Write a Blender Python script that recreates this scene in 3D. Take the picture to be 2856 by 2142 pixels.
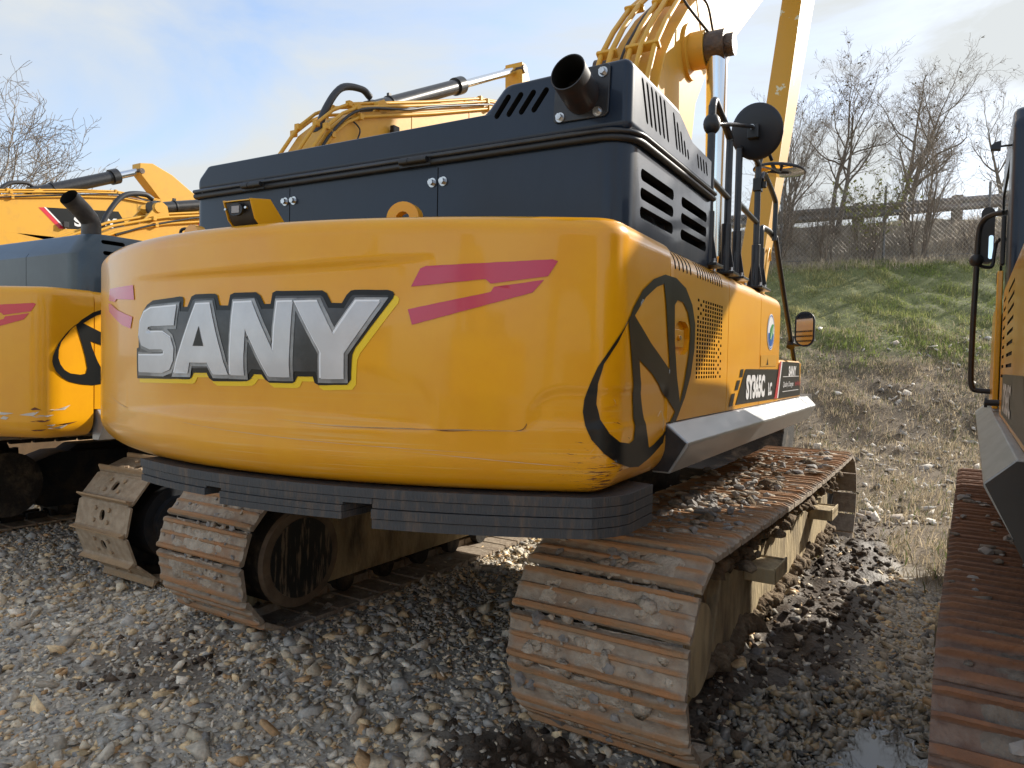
import bpy, bmesh, math, random
import numpy as np
from mathutils import Vector, Matrix
from mathutils.geometry import tessellate_polygon
R = math.radians
scene = bpy.context.scene
for o in list(bpy.data.objects): bpy.data.objects.remove(o)
C = scene.collection

# ------------------------------------------------------------------ camera
cam_data = bpy.data.cameras.new('camera'); cam = bpy.data.objects.new('camera', cam_data); C.objects.link(cam)
cam_data.sensor_width = 36; cam_data.lens = 36 * 2020 / 2856
cam_data.clip_start = 0.05; cam_data.clip_end = 3000
_pi, _ro = R(1.77), R(1.24)
fwd = Vector((0, math.cos(_pi), -math.sin(_pi))); rt = Vector((1, 0, 0)); upv = rt.cross(fwd)
rt2 = math.cos(_ro) * rt + math.sin(_ro) * upv; up2 = -math.sin(_ro) * rt + math.cos(_ro) * upv
cam.matrix_world = Matrix(((rt2.x, up2.x, -fwd.x, 0), (rt2.y, up2.y, -fwd.y, 0), (rt2.z, up2.z, -fwd.z, 1.7), (0, 0, 0, 1)))
scene.camera = cam
# ------------------------------------------------------------------ sun, sky, exposure
SUN_AZ, SUN_EL = 58.5, 29.4            # degrees right of the world's +Y, above the horizon
EXPOSURE = 1.45
sd = Vector((math.sin(R(SUN_AZ)) * math.cos(R(SUN_EL)), math.cos(R(SUN_AZ)) * math.cos(R(SUN_EL)), math.sin(R(SUN_EL))))
sun_l = bpy.data.lights.new('sun', 'SUN'); sun_l.energy = 2.65; sun_l.angle = R(0.5); sun_l.color = (1, .93, .82)
sun = bpy.data.objects.new('sun', sun_l); C.objects.link(sun); sun.rotation_euler = (-sd).to_track_quat('-Z', 'Y').to_euler(); sun.location = sd * 40
world = bpy.data.worlds.new('World'); scene.world = world; world.use_nodes = True
nt = world.node_tree; nt.nodes.clear()
def N(t, **kw):
    n = nt.nodes.new(t)
    for k, v in kw.items(): setattr(n, k, v)
    return n
sky = N('ShaderNodeTexSky', sky_type='NISHITA', sun_disc=False, sun_elevation=R(SUN_EL), sun_rotation=R(SUN_AZ), air_density=1.0, dust_density=1.2, ozone_density=1.5)
tc = N('ShaderNodeTexCoord'); mp = N('ShaderNodeMapping'); mp.inputs['Scale'].default_value = (1, 1, 2.6)
nt.links.new(tc.outputs['Generated'], mp.inputs['Vector'])
n1 = N('ShaderNodeTexNoise'); n1.inputs['Scale'].default_value = 1.9; n1.inputs['Detail'].default_value = 7; n1.inputs['Roughness'].default_value = .55; n1.inputs['Distortion'].default_value = .5
nt.links.new(mp.outputs[0], n1.inputs['Vector'])
cr = N('ShaderNodeValToRGB'); cr.color_ramp.elements[0].position = .36; cr.color_ramp.elements[0].color = (.08, .08, .08, 1); cr.color_ramp.elements[1].position = .62; cr.color_ramp.elements[1].color = (.95, .95, .95, 1)
nt.links.new(n1.outputs['Fac'], cr.inputs['Fac'])
# thicker veil of cirrus towards the sun, as thin cloud scatters most there
dot = N('ShaderNodeVectorMath', operation='DOT_PRODUCT'); dot.inputs[1].default_value = tuple(sd)
nrm = N('ShaderNodeVectorMath', operation='NORMALIZE'); nt.links.new(tc.outputs['Generated'], nrm.inputs[0]); nt.links.new(nrm.outputs[0], dot.inputs[0])
mr = N('ShaderNodeMapRange'); mr.inputs['From Min'].default_value = .0; mr.inputs['From Max'].default_value = 1.0; mr.inputs['To Min'].default_value = 0.0; mr.inputs['To Max'].default_value = .30
nt.links.new(dot.outputs['Value'], mr.inputs['Value'])
add = N('ShaderNodeMath', operation='ADD', use_clamp=True); nt.links.new(cr.outputs[0], add.inputs[0]); nt.links.new(mr.outputs[0], add.inputs[1])
mr2 = N('ShaderNodeMapRange'); mr2.inputs['From Min'].default_value = -.3; mr2.inputs['From Max'].default_value = 1.0; mr2.inputs['To Min'].default_value = 3.0; mr2.inputs['To Max'].default_value = 3.05
nt.links.new(dot.outputs['Value'], mr2.inputs['Value'])
cc = N('ShaderNodeVectorMath', operation='SCALE'); cc.inputs[0].default_value = (.94, .985, 1.0); nt.links.new(mr2.outputs[0], cc.inputs['Scale'])
mix = N('ShaderNodeMixRGB'); nt.links.new(add.outputs[0], mix.inputs['Fac'])
gain = N('ShaderNodeVectorMath', operation='MULTIPLY'); gain.inputs[1].default_value = (.98, 1.0, 1.04); nt.links.new(sky.outputs[0], gain.inputs[0])
nt.links.new(gain.outputs[0], mix.inputs['Color1']); nt.links.new(cc.outputs[0], mix.inputs['Color2'])
bg = N('ShaderNodeBackground'); bg.inputs['Strength'].default_value = .1; nt.links.new(mix.outputs[0], bg.inputs['Color'])
wo = N('ShaderNodeOutputWorld'); nt.links.new(bg.outputs[0], wo.inputs['Surface'])
vs = scene.view_settings; vs.view_transform = 'Standard'; vs.look = 'None'; vs.gamma = 1; vs.exposure = EXPOSURE; vs.use_curve_mapping = False
scene.cycles.use_denoising = True; scene.cycles.max_bounces = 6; scene.cycles.transparent_max_bounces = 12

# ------------------------------------------------------------------ materials
MATS = {}
def material(name, color, rough=.5, metal=0, coat=0, color2=None, nscale=6, nlo=.4, nhi=.6, bump=0, bscale=40, coords='Object', stretch=(1,1,1), spec=.5, detail=6, rough2=None):
    if name in MATS: return MATS[name]
    m = bpy.data.materials.new(name); m.use_nodes = True; t = m.node_tree; b = t.nodes['Principled BSDF']
    b.inputs['Base Color'].default_value = (*color, 1); b.inputs['Roughness'].default_value = rough; b.inputs['Metallic'].default_value = metal
    b.inputs['Coat Weight'].default_value = coat; b.inputs['Coat Roughness'].default_value = .06; b.inputs['Specular IOR Level'].default_value = spec
    tc = t.nodes.new('ShaderNodeTexCoord'); mp = t.nodes.new('ShaderNodeMapping'); mp.inputs['Scale'].default_value = stretch
    t.links.new(tc.outputs[coords], mp.inputs[0])
    if color2 is not None:
        n = t.nodes.new('ShaderNodeTexNoise'); n.inputs['Scale'].default_value = nscale; n.inputs['Detail'].default_value = detail; n.inputs['Roughness'].default_value = .65
        t.links.new(mp.outputs[0], n.inputs['Vector'])
        r = t.nodes.new('ShaderNodeValToRGB'); r.color_ramp.elements[0].position = nlo; r.color_ramp.elements[1].position = nhi
        r.color_ramp.elements[0].color = (*color, 1); r.color_ramp.elements[1].color = (*color2, 1)
        t.links.new(n.outputs['Fac'], r.inputs[0]); t.links.new(r.outputs[0], b.inputs['Base Color'])
        if rough2 is not None:
            q = t.nodes.new('ShaderNodeMapRange'); q.inputs['From Min'].default_value = nlo; q.inputs['From Max'].default_value = nhi; q.inputs['To Min'].default_value = rough; q.inputs['To Max'].default_value = rough2
            t.links.new(n.outputs['Fac'], q.inputs[0]); t.links.new(q.outputs[0], b.inputs['Roughness'])
    if bump:
        n2 = t.nodes.new('ShaderNodeTexNoise'); n2.inputs['Scale'].default_value = bscale; n2.inputs['Detail'].default_value = 5
        t.links.new(mp.outputs[0], n2.inputs['Vector'])
        bp = t.nodes.new('ShaderNodeBump'); bp.inputs['Strength'].default_value = bump; bp.inputs['Distance'].default_value = .02
        t.links.new(n2.outputs['Fac'], bp.inputs['Height']); t.links.new(bp.outputs[0], b.inputs['Normal'])
    MATS[name] = m; return m
YEL = (.76, .35, .003)
M_yel = material('yellow_paint', YEL, .34, coat=.4, spec=.4, color2=(.73, .32, .004), nscale=3, bump=.02, bscale=3)
M_boom = material('boom_yellow_paint', (.66, .35, .04), .45, coat=0, spec=.35, color2=(.57, .31, .05), nscale=5, nlo=.5, nhi=.75, bump=.04, bscale=12)
M_navy = material('navy_paint', (.005, .013, .030), .33, coat=.3, spec=.3, color2=(.008, .018, .038), nscale=4, stretch=(1, 1, .35), bump=.02, bscale=3, rough2=.42)
M_black = material('black_rubber', (.012, .012, .013), .45, bump=.05)
M_dark = material('painted_void_shade', (.004, .004, .004), .8)  # near-black walls of openings: the shade inside is put into the colour
M_bpaint = material('black_paint', (.018, .019, .022), .32, color2=(.03, .03, .032), nscale=20)
M_steel = material('bright_steel', (.62, .62, .62), .28, metal=1, color2=(.5, .48, .45), nscale=30)
M_chrome = material('chrome_rod', (.75, .77, .8), .16, metal=1)
M_castgrey = material('worn_grey_steel', (.035, .038, .043), .5, metal=.0, color2=(.085, .062, .045), nscale=9, nlo=.45, nhi=.8, bump=.12, bscale=30, stretch=(1, 1, 4), rough2=.7)
M_plate = material('weight_plate_steel', (.040, .043, .048), .6, color2=(.13, .09, .06), nscale=6, nlo=.5, nhi=.78, bump=.25, bscale=25, stretch=(5, 5, 1.0))
M_skirt = material('silver_grey_skirt', (.34, .35, .36), .28, metal=.6, color2=(.44, .44, .44), nscale=12, nlo=.45, nhi=.7, stretch=(1, .3, 1), rough2=.45, bump=.04, bscale=8)
M_skirtlight = material('pale_grey_skirt', (.33, .33, .32), .38, metal=.3, color2=(.26, .26, .25), nscale=12, stretch=(1, .3, 1))
M_white = material('white_print', (.75, .75, .75), .4)
M_red = material('red_print', (.60, .025, .045), .3, coat=.3)
M_pink = material('pink_reflective_print', (.62, .12, .22), .25, coat=.3)
M_blackprint = material('black_print', (.008, .009, .009), .35, coat=.05, spec=.3)
M_silver = material('silver_print', (.60, .61, .63), .35, metal=.2, color2=(.50, .51, .53), nscale=2)
M_silver_hi = material('light_silver_print', (.8, .82, .85), .3)
M_silver_lo = material('dark_silver_print', (.16, .165, .17), .35, metal=.2, color2=(.42, .43, .44), nscale=3, nlo=.42, nhi=.66)
M_brightyel = material('bright_yellow_print', (.85, .58, .01), .3)
M_blue = material('blue_print', (.02, .12, .45), .3)
M_green = material('green_print', (.06, .35, .08), .3)
M_mud = material('dry_mud', (.34, .285, .225), .95, color2=(.50, .43, .345), nscale=14, bump=.8, bscale=60, spec=.2)
M_darkmud = material('dark_grime', (.028, .024, .02), .8, color2=(.13, .10, .07), nscale=5, nlo=.5, nhi=.72, bump=.4, bscale=30, spec=.3)
M_frame = material('muddy_track_frame', (.50, .40, .24), .8, color2=(.13, .10, .07), nscale=5, nlo=.42, nhi=.70, bump=.8, bscale=25, stretch=(1, 1, .35), spec=.25)
M_stone = None
M_tan = material('tan_scratch', (.62, .45, .25), .6)

def shoe_material(name, mud, mud2, rust, rust2, lo=.014, hi=.026, mudamt=.45):
    m = bpy.data.materials.new(name); m.use_nodes = True; t = m.node_tree; b = t.nodes['Principled BSDF']; L = t.links.new
    b.inputs['Roughness'].default_value = .75; b.inputs['Specular IOR Level'].default_value = .3
    tc = t.nodes.new('ShaderNodeTexCoord'); oi = t.nodes.new('ShaderNodeObjectInfo')
    off = t.nodes.new('ShaderNodeVectorMath'); off.operation = 'SCALE'; off.inputs[0].default_value = (37, 51, 23); L(oi.outputs['Random'], off.inputs['Scale'])
    ad = t.nodes.new('ShaderNodeVectorMath'); ad.operation = 'ADD'; L(tc.outputs['Object'], ad.inputs[0]); L(off.outputs[0], ad.inputs[1])
    def noise(sc, det=6):
        n = t.nodes.new('ShaderNodeTexNoise'); n.inputs['Scale'].default_value = sc; n.inputs['Detail'].default_value = det; L(ad.outputs[0], n.inputs['Vector']); return n
    def ramp(src, c1, c2, a, bb):
        r = t.nodes.new('ShaderNodeValToRGB'); r.color_ramp.elements[0].position = a; r.color_ramp.elements[1].position = bb
        r.color_ramp.elements[0].color = (*c1, 1); r.color_ramp.elements[1].color = (*c2, 1); L(src, r.inputs[0]); return r
    nm = noise(18); nr = noise(9); nk = noise(5)
    cm = ramp(nm.outputs['Fac'], mud, mud2, .35, .65); crr = ramp(nr.outputs['Fac'], rust, rust2, .35, .65)
    sx = t.nodes.new('ShaderNodeSeparateXYZ'); L(tc.outputs['Object'], sx.inputs[0])
    jit = t.nodes.new('ShaderNodeMath'); jit.operation = 'MULTIPLY_ADD'; L(nk.outputs['Fac'], jit.inputs[0]); jit.inputs[1].default_value = -.03 * (mudamt / .45); L(sx.outputs['Z'], jit.inputs[2])
    mr = t.nodes.new('ShaderNodeMapRange'); mr.inputs['From Min'].default_value = lo - .015; mr.inputs['From Max'].default_value = hi - .015; L(jit.outputs[0], mr.inputs[0])
    mx = t.nodes.new('ShaderNodeMixRGB'); L(mr.outputs[0], mx.inputs['Fac']); L(cm.outputs[0], mx.inputs['Color1']); L(crr.outputs[0], mx.inputs['Color2'])
    L(mx.outputs[0], b.inputs['Base Color'])
    nb = noise(45); bp = t.nodes.new('ShaderNodeBump'); bp.inputs['Strength'].default_value = .7; bp.inputs['Distance'].default_value = .012; L(nb.outputs['Fac'], bp.inputs['Height']); L(bp.outputs[0], b.inputs['Normal'])
    return m
M_shoe1 = shoe_material('muddy_rusty_shoe', (.27, .215, .165), (.40, .335, .26), (.40, .20, .09), (.32, .20, .11), mudamt=.46)
M_shoe2 = shoe_material('tan_worn_shoe', (.32, .24, .16), (.43, .34, .24), (.44, .30, .17), (.36, .25, .15))
M_shoe3 = shoe_material('red_rusty_shoe', (.14, .09, .07), (.20, .145, .115), (.22, .105, .055), (.15, .075, .045), mudamt=.30)

# yellow paint of the rear weights: long scrapes along the lower half, chips towards the corner
def scraped_paint():
    m = M_yel.copy(); m.name = 'scraped_yellow_paint'; t = m.node_tree; b = t.nodes['Principled BSDF']; L = t.links.new
    src = b.inputs['Base Color'].links[0].from_socket
    at = t.nodes.new('ShaderNodeUVMap'); at.uv_map = 'wrap'
    mp = t.nodes.new('ShaderNodeMapping'); mp.inputs['Scale'].default_value = (1.2, 130, 1); L(at.outputs[0], mp.inputs[0])
    n = t.nodes.new('ShaderNodeTexNoise'); n.inputs['Scale'].default_value = 1; n.inputs['Detail'].default_value = 5; n.inputs['Distortion'].default_value = .4; L(mp.outputs[0], n.inputs['Vector'])
    sx = t.nodes.new('ShaderNodeSeparateXYZ'); L(at.outputs[0], sx.inputs[0])
    lowm = t.nodes.new('ShaderNodeMapRange'); lowm.inputs['From Min'].default_value = 1.62; lowm.inputs['From Max'].default_value = 1.3; L(sx.outputs['Y'], lowm.inputs[0])
    n2 = t.nodes.new('ShaderNodeTexNoise'); n2.inputs['Scale'].default_value = 2.2; n2.inputs['Detail'].default_value = 3; L(at.outputs[0], n2.inputs['Vector'])
    pm = t.nodes.new('ShaderNodeMapRange'); pm.inputs['From Min'].default_value = .38; pm.inputs['From Max'].default_value = .6; L(n2.outputs['Fac'], pm.inputs[0])
    r = t.nodes.new('ShaderNodeMapRange'); r.inputs['From Min'].default_value = .545; r.inputs['From Max'].default_value = .64; L(n.outputs['Fac'], r.inputs[0])
    m1 = t.nodes.new('ShaderNodeMath'); m1.operation = 'MULTIPLY'; L(lowm.outputs[0], m1.inputs[0]); L(pm.outputs[0], m1.inputs[1])
    m2 = t.nodes.new('ShaderNodeMath'); m2.operation = 'MULTIPLY'; L(m1.outputs[0], m2.inputs[0]); L(r.outputs[0], m2.inputs[1])
    m3 = t.nodes.new('ShaderNodeMath'); m3.operation = 'MULTIPLY'; L(m2.outputs[0], m3.inputs[0]); m3.inputs[1].default_value = .85
    mx = t.nodes.new('ShaderNodeMixRGB'); L(m3.outputs[0], mx.inputs['Fac']); L(src, mx.inputs['Color1']); mx.inputs['Color2'].default_value = (.72, .46, .14, 1)
    # rusty chips near the lower right corner
    v = t.nodes.new('ShaderNodeVectorMath'); v.operation = 'DISTANCE'; L(at.outputs[0], v.inputs[0]); v.inputs[1].default_value = (1.52, 1.30, 0)
    cm = t.nodes.new('ShaderNodeMapRange'); cm.inputs['From Min'].default_value = .30; cm.inputs['From Max'].default_value = .03; L(v.outputs['Value'], cm.inputs[0])
    mp2 = t.nodes.new('ShaderNodeMapping'); mp2.inputs['Scale'].default_value = (9, 90, 1); mp2.inputs['Rotation'].default_value = (0, 0, .5); L(at.outputs[0], mp2.inputs[0])
    n3 = t.nodes.new('ShaderNodeTexNoise'); n3.inputs['Scale'].default_value = 1.2; n3.inputs['Detail'].default_value = 6; n3.inputs['Roughness'].default_value = .8; L(mp2.outputs[0], n3.inputs['Vector'])
    ad = t.nodes.new('ShaderNodeMath'); ad.operation = 'MULTIPLY_ADD'; L(cm.outputs[0], ad.inputs[0]); ad.inputs[1].default_value = .22; L(n3.outputs['Fac'], ad.inputs[2])
    th = t.nodes.new('ShaderNodeMapRange'); th.inputs['From Min'].default_value = .725; th.inputs['From Max'].default_value = .76; L(ad.outputs[0], th.inputs[0])
    mx2 = t.nodes.new('ShaderNodeMixRGB'); L(th.outputs[0], mx2.inputs['Fac']); L(mx.outputs[0], mx2.inputs['Color1']); mx2.inputs['Color2'].default_value = (.15, .06, .03, 1)
    L(mx2.outputs[0], b.inputs['Base Color'])
    rr = t.nodes.new('ShaderNodeMapRange'); rr.inputs['To Min'].default_value = .28; rr.inputs['To Max'].default_value = .6; L(m2.outputs[0], rr.inputs[0]); L(rr.outputs[0], b.inputs['Roughness'])
    return m
M_scraped = scraped_paint()

def vcol_material(name, rough=.85, bump=.3, bscale=60, spec=.3, attr='Col', wetattr=False, var=.25):
    m = bpy.data.materials.new(name); m.use_nodes = True; t = m.node_tree; b = t.nodes['Principled BSDF']; L = t.links.new
    b.inputs['Roughness'].default_value = rough; b.inputs['Specular IOR Level'].default_value = spec
    a = t.nodes.new('ShaderNodeAttribute'); a.attribute_name = attr
    tc = t.nodes.new('ShaderNodeTexCoord')
    n = t.nodes.new('ShaderNodeTexNoise'); n.inputs['Scale'].default_value = bscale; n.inputs['Detail'].default_value = 6; L(tc.outputs['Object'], n.inputs['Vector'])
    mr = t.nodes.new('ShaderNodeMapRange'); mr.inputs['From Min'].default_value = .3; mr.inputs['From Max'].default_value = .7; mr.inputs['To Min'].default_value = 1 - var; mr.inputs['To Max'].default_value = 1 + var; L(n.outputs['Fac'], mr.inputs[0])
    s = t.nodes.new('ShaderNodeVectorMath'); s.operation = 'SCALE'; L(a.outputs['Color'], s.inputs[0]); L(mr.outputs[0], s.inputs['Scale']); L(s.outputs[0], b.inputs['Base Color'])
    if wetattr: L(a.outputs['Alpha'], b.inputs['Roughness'])
    bp = t.nodes.new('ShaderNodeBump'); bp.inputs['Strength'].default_value = bump; bp.inputs['Distance'].default_value = .01; L(n.outputs['Fac'], bp.inputs['Height']); L(bp.outputs[0], b.inputs['Normal'])
    return m

# ------------------------------------------------------------------ mesh helpers
def link(o, parent=None):
    C.objects.link(o)
    if parent is not None: o.parent = parent
    return o
class MB:
    def __init__(s): s.v = []; s.f = []; s.m = []
    def add(s, vs, fs, mi=0):
        b = len(s.v); s.v += [tuple(v) for v in vs]; s.f += [tuple(i + b for i in f) for f in fs]; s.m += [mi] * len(fs); return s
    def box(s, x0, x1, y0, y1, z0, z1, mi=0, rot=None, piv=None):
        vs = [Vector((x, y, z)) for z in (z0, z1) for y in (y0, y1) for x in (x0, x1)]
        if rot is not None:
            p = Vector(piv) if piv else Vector(((x0+x1)/2, (y0+y1)/2, (z0+z1)/2)); vs = [rot @ (v - p) + p for v in vs]
        return s.add(vs, [(0,2,3,1),(4,5,7,6),(0,1,5,4),(2,6,7,3),(0,4,6,2),(1,3,7,5)], mi)
    def tube(s, pts, r, n=10, mi=0, cap=True, taper=None):
        pts = [Vector(p) for p in pts]; k = len(pts); rs = r if isinstance(r, (list, tuple)) else [r] * k
        prev = None; rings = []
        for i, p in enumerate(pts):
            d = (pts[min(i+1, k-1)] - pts[max(i-1, 0)]).normalized()
            if prev is None: a = d.orthogonal().normalized()
            else:
                a = prev - d * prev.dot(d); a = a.normalized() if a.length > 1e-6 else d.orthogonal().normalized()
            prev = a; b = d.cross(a)
            rings.append([p + (a * math.cos(2*math.pi*j/n) + b * math.sin(2*math.pi*j/n)) * rs[i] for j in range(n)])
        vs = [q for rg in rings for q in rg]; fs = []
        for i in range(k-1):
            for j in range(n): fs.append((i*n+j, i*n+(j+1) % n, (i+1)*n+(j+1) % n, (i+1)*n+j))
        if cap: fs += [tuple(range(n))[::-1], tuple(range((k-1)*n, k*n))]
        return s.add(vs, fs, mi)
    def cyl(s, p0, p1, r, n=16, mi=0, r2=None): return s.tube([p0, p1], [r, r if r2 is None else r2], n, mi)
    def prism(s, poly, fn, a, b, mi=0, holes=()):
        """poly in 2-D, fn(u, v, w) -> 3-D, extruded from w=a to w=b; optional holes."""
        loops = [list(poly)] + [list(h) for h in holes]
        tri = tessellate_polygon([[Vector((p[0], p[1], 0)) for p in l] for l in loops])
        flat = [p for l in loops for p in l]; n = len(flat)
        vs = [fn(p[0], p[1], a) for p in flat] + [fn(p[0], p[1], b) for p in flat]
        fs = [tuple(t) for t in tri] + [tuple(i + n for i in t[::-1]) for t in tri]
        base = 0
        for l in loops:
            k = len(l)
            for i in range(k): fs.append((base+i, base+(i+1) % k, base+(i+1) % k+n, base+i+n))
            base += k
        return s.add(vs, fs, mi)
    def mesh(s, name, mats, smooth=None):
        me = bpy.data.meshes.new(name); me.from_pydata(s.v, [], s.f)
        for m in (mats if isinstance(mats, (list, tuple)) else [mats]): me.materials.append(m)
        if s.m and max(s.m) > 0: me.polygons.foreach_set('material_index', s.m)
        bm = bmesh.new(); bm.from_mesh(me); bmesh.ops.recalc_face_normals(bm, faces=bm.faces); bm.to_mesh(me); bm.free()
        if smooth is not None:
            me.shade_smooth(); me.set_sharp_from_angle(angle=R(smooth))
        return me
    def build(s, name, mats, parent=None, smooth=35, bevel=None, seg=2):
        o = bpy.data.objects.new(name, s.mesh(name, mats, smooth)); link(o, parent)
        if bevel:
            m = o.modifiers.new('bevel', 'BEVEL'); m.width = bevel; m.segments = seg; m.limit_method = 'ANGLE'; m.angle_limit = R(30); m.harden_normals = True
        return o
XY = lambda u, v, w: (u, v, w)
YZ = lambda u, v, w: (w, u, v)      # polygon in (y,z), extruded along x
XZ = lambda u, v, w: (u, w, v)      # polygon in (x,z), extruded along y
def thing(name, label, cat, loc=(0, 0, 0), rz=0, group=None):
    o = bpy.data.objects.new(name, None); C.objects.link(o); o.location = loc; o.rotation_euler = (0, 0, rz); o.empty_display_size = .3
    o['label'] = label; o['category'] = cat
    if group: o['group'] = group
    return o
def tag(o, label, cat, group=None, kind=None):
    if label: o['label'] = label
    if cat: o['category'] = cat
    if group: o['group'] = group
    if kind: o['kind'] = kind
    return o
def slot(cx, cz, w, h, n=6):
    """rounded slot outline, w wide and h high"""
    r = min(w, h) / 2; out = []
    for (sx, sz, a0) in ((1, 1, 0), (-1, 1, 90), (-1, -1, 180), (1, -1, 270)):
        for k in range(n // 2 + 1):
            a = R(a0 + 90 * k / (n // 2)); out.append((cx + sx * (w/2 - r) + r * math.cos(a), cz + sz * (h/2 - r) + r * math.sin(a)))
    return out
def rotpoly(poly, ang, c=None):
    cx = sum(p[0] for p in poly) / len(poly) if c is None else c[0]; cy = sum(p[1] for p in poly) / len(poly) if c is None else c[1]
    ca, sa = math.cos(ang), math.sin(ang)
    return [(cx + (x-cx)*ca - (y-cy)*sa, cy + (x-cx)*sa + (y-cy)*ca) for x, y in poly]
def boolcut(o, cutter, mat=None):
    """cut real openings: apply bevel + difference, then throw the cutter away"""
    c = bpy.data.objects.new('cut', cutter.mesh('cut', mat or M_dark)); C.objects.link(c); c.parent = o.parent
    m = o.modifiers.new('cut', 'BOOLEAN'); m.object = c; m.solver = 'EXACT'; m.operation = 'DIFFERENCE'; m.material_mode = 'TRANSFER'
    bpy.context.view_layer.update()
    dg = bpy.context.evaluated_depsgraph_get(); me = bpy.data.meshes.new_from_object(o.evaluated_get(dg)); o.modifiers.clear(); o.data = me
    bpy.data.objects.remove(c); return o
def catmull(pts, n=6):
    P = [Vector(p) for p in pts]; P = [P[0]*2 - P[1]] + P + [P[-1]*2 - P[-2]]; out = []
    for i in range(1, len(P)-2):
        for k in range(n):
            t = k/n; a, b, c, d = P[i-1], P[i], P[i+1], P[i+2]
            out.append(.5*((2*b) + (c-a)*t + (2*a-5*b+4*c-d)*t*t + (3*b-a-3*c+d)*t*t*t))
    out.append(P[-2]); return out
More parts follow.
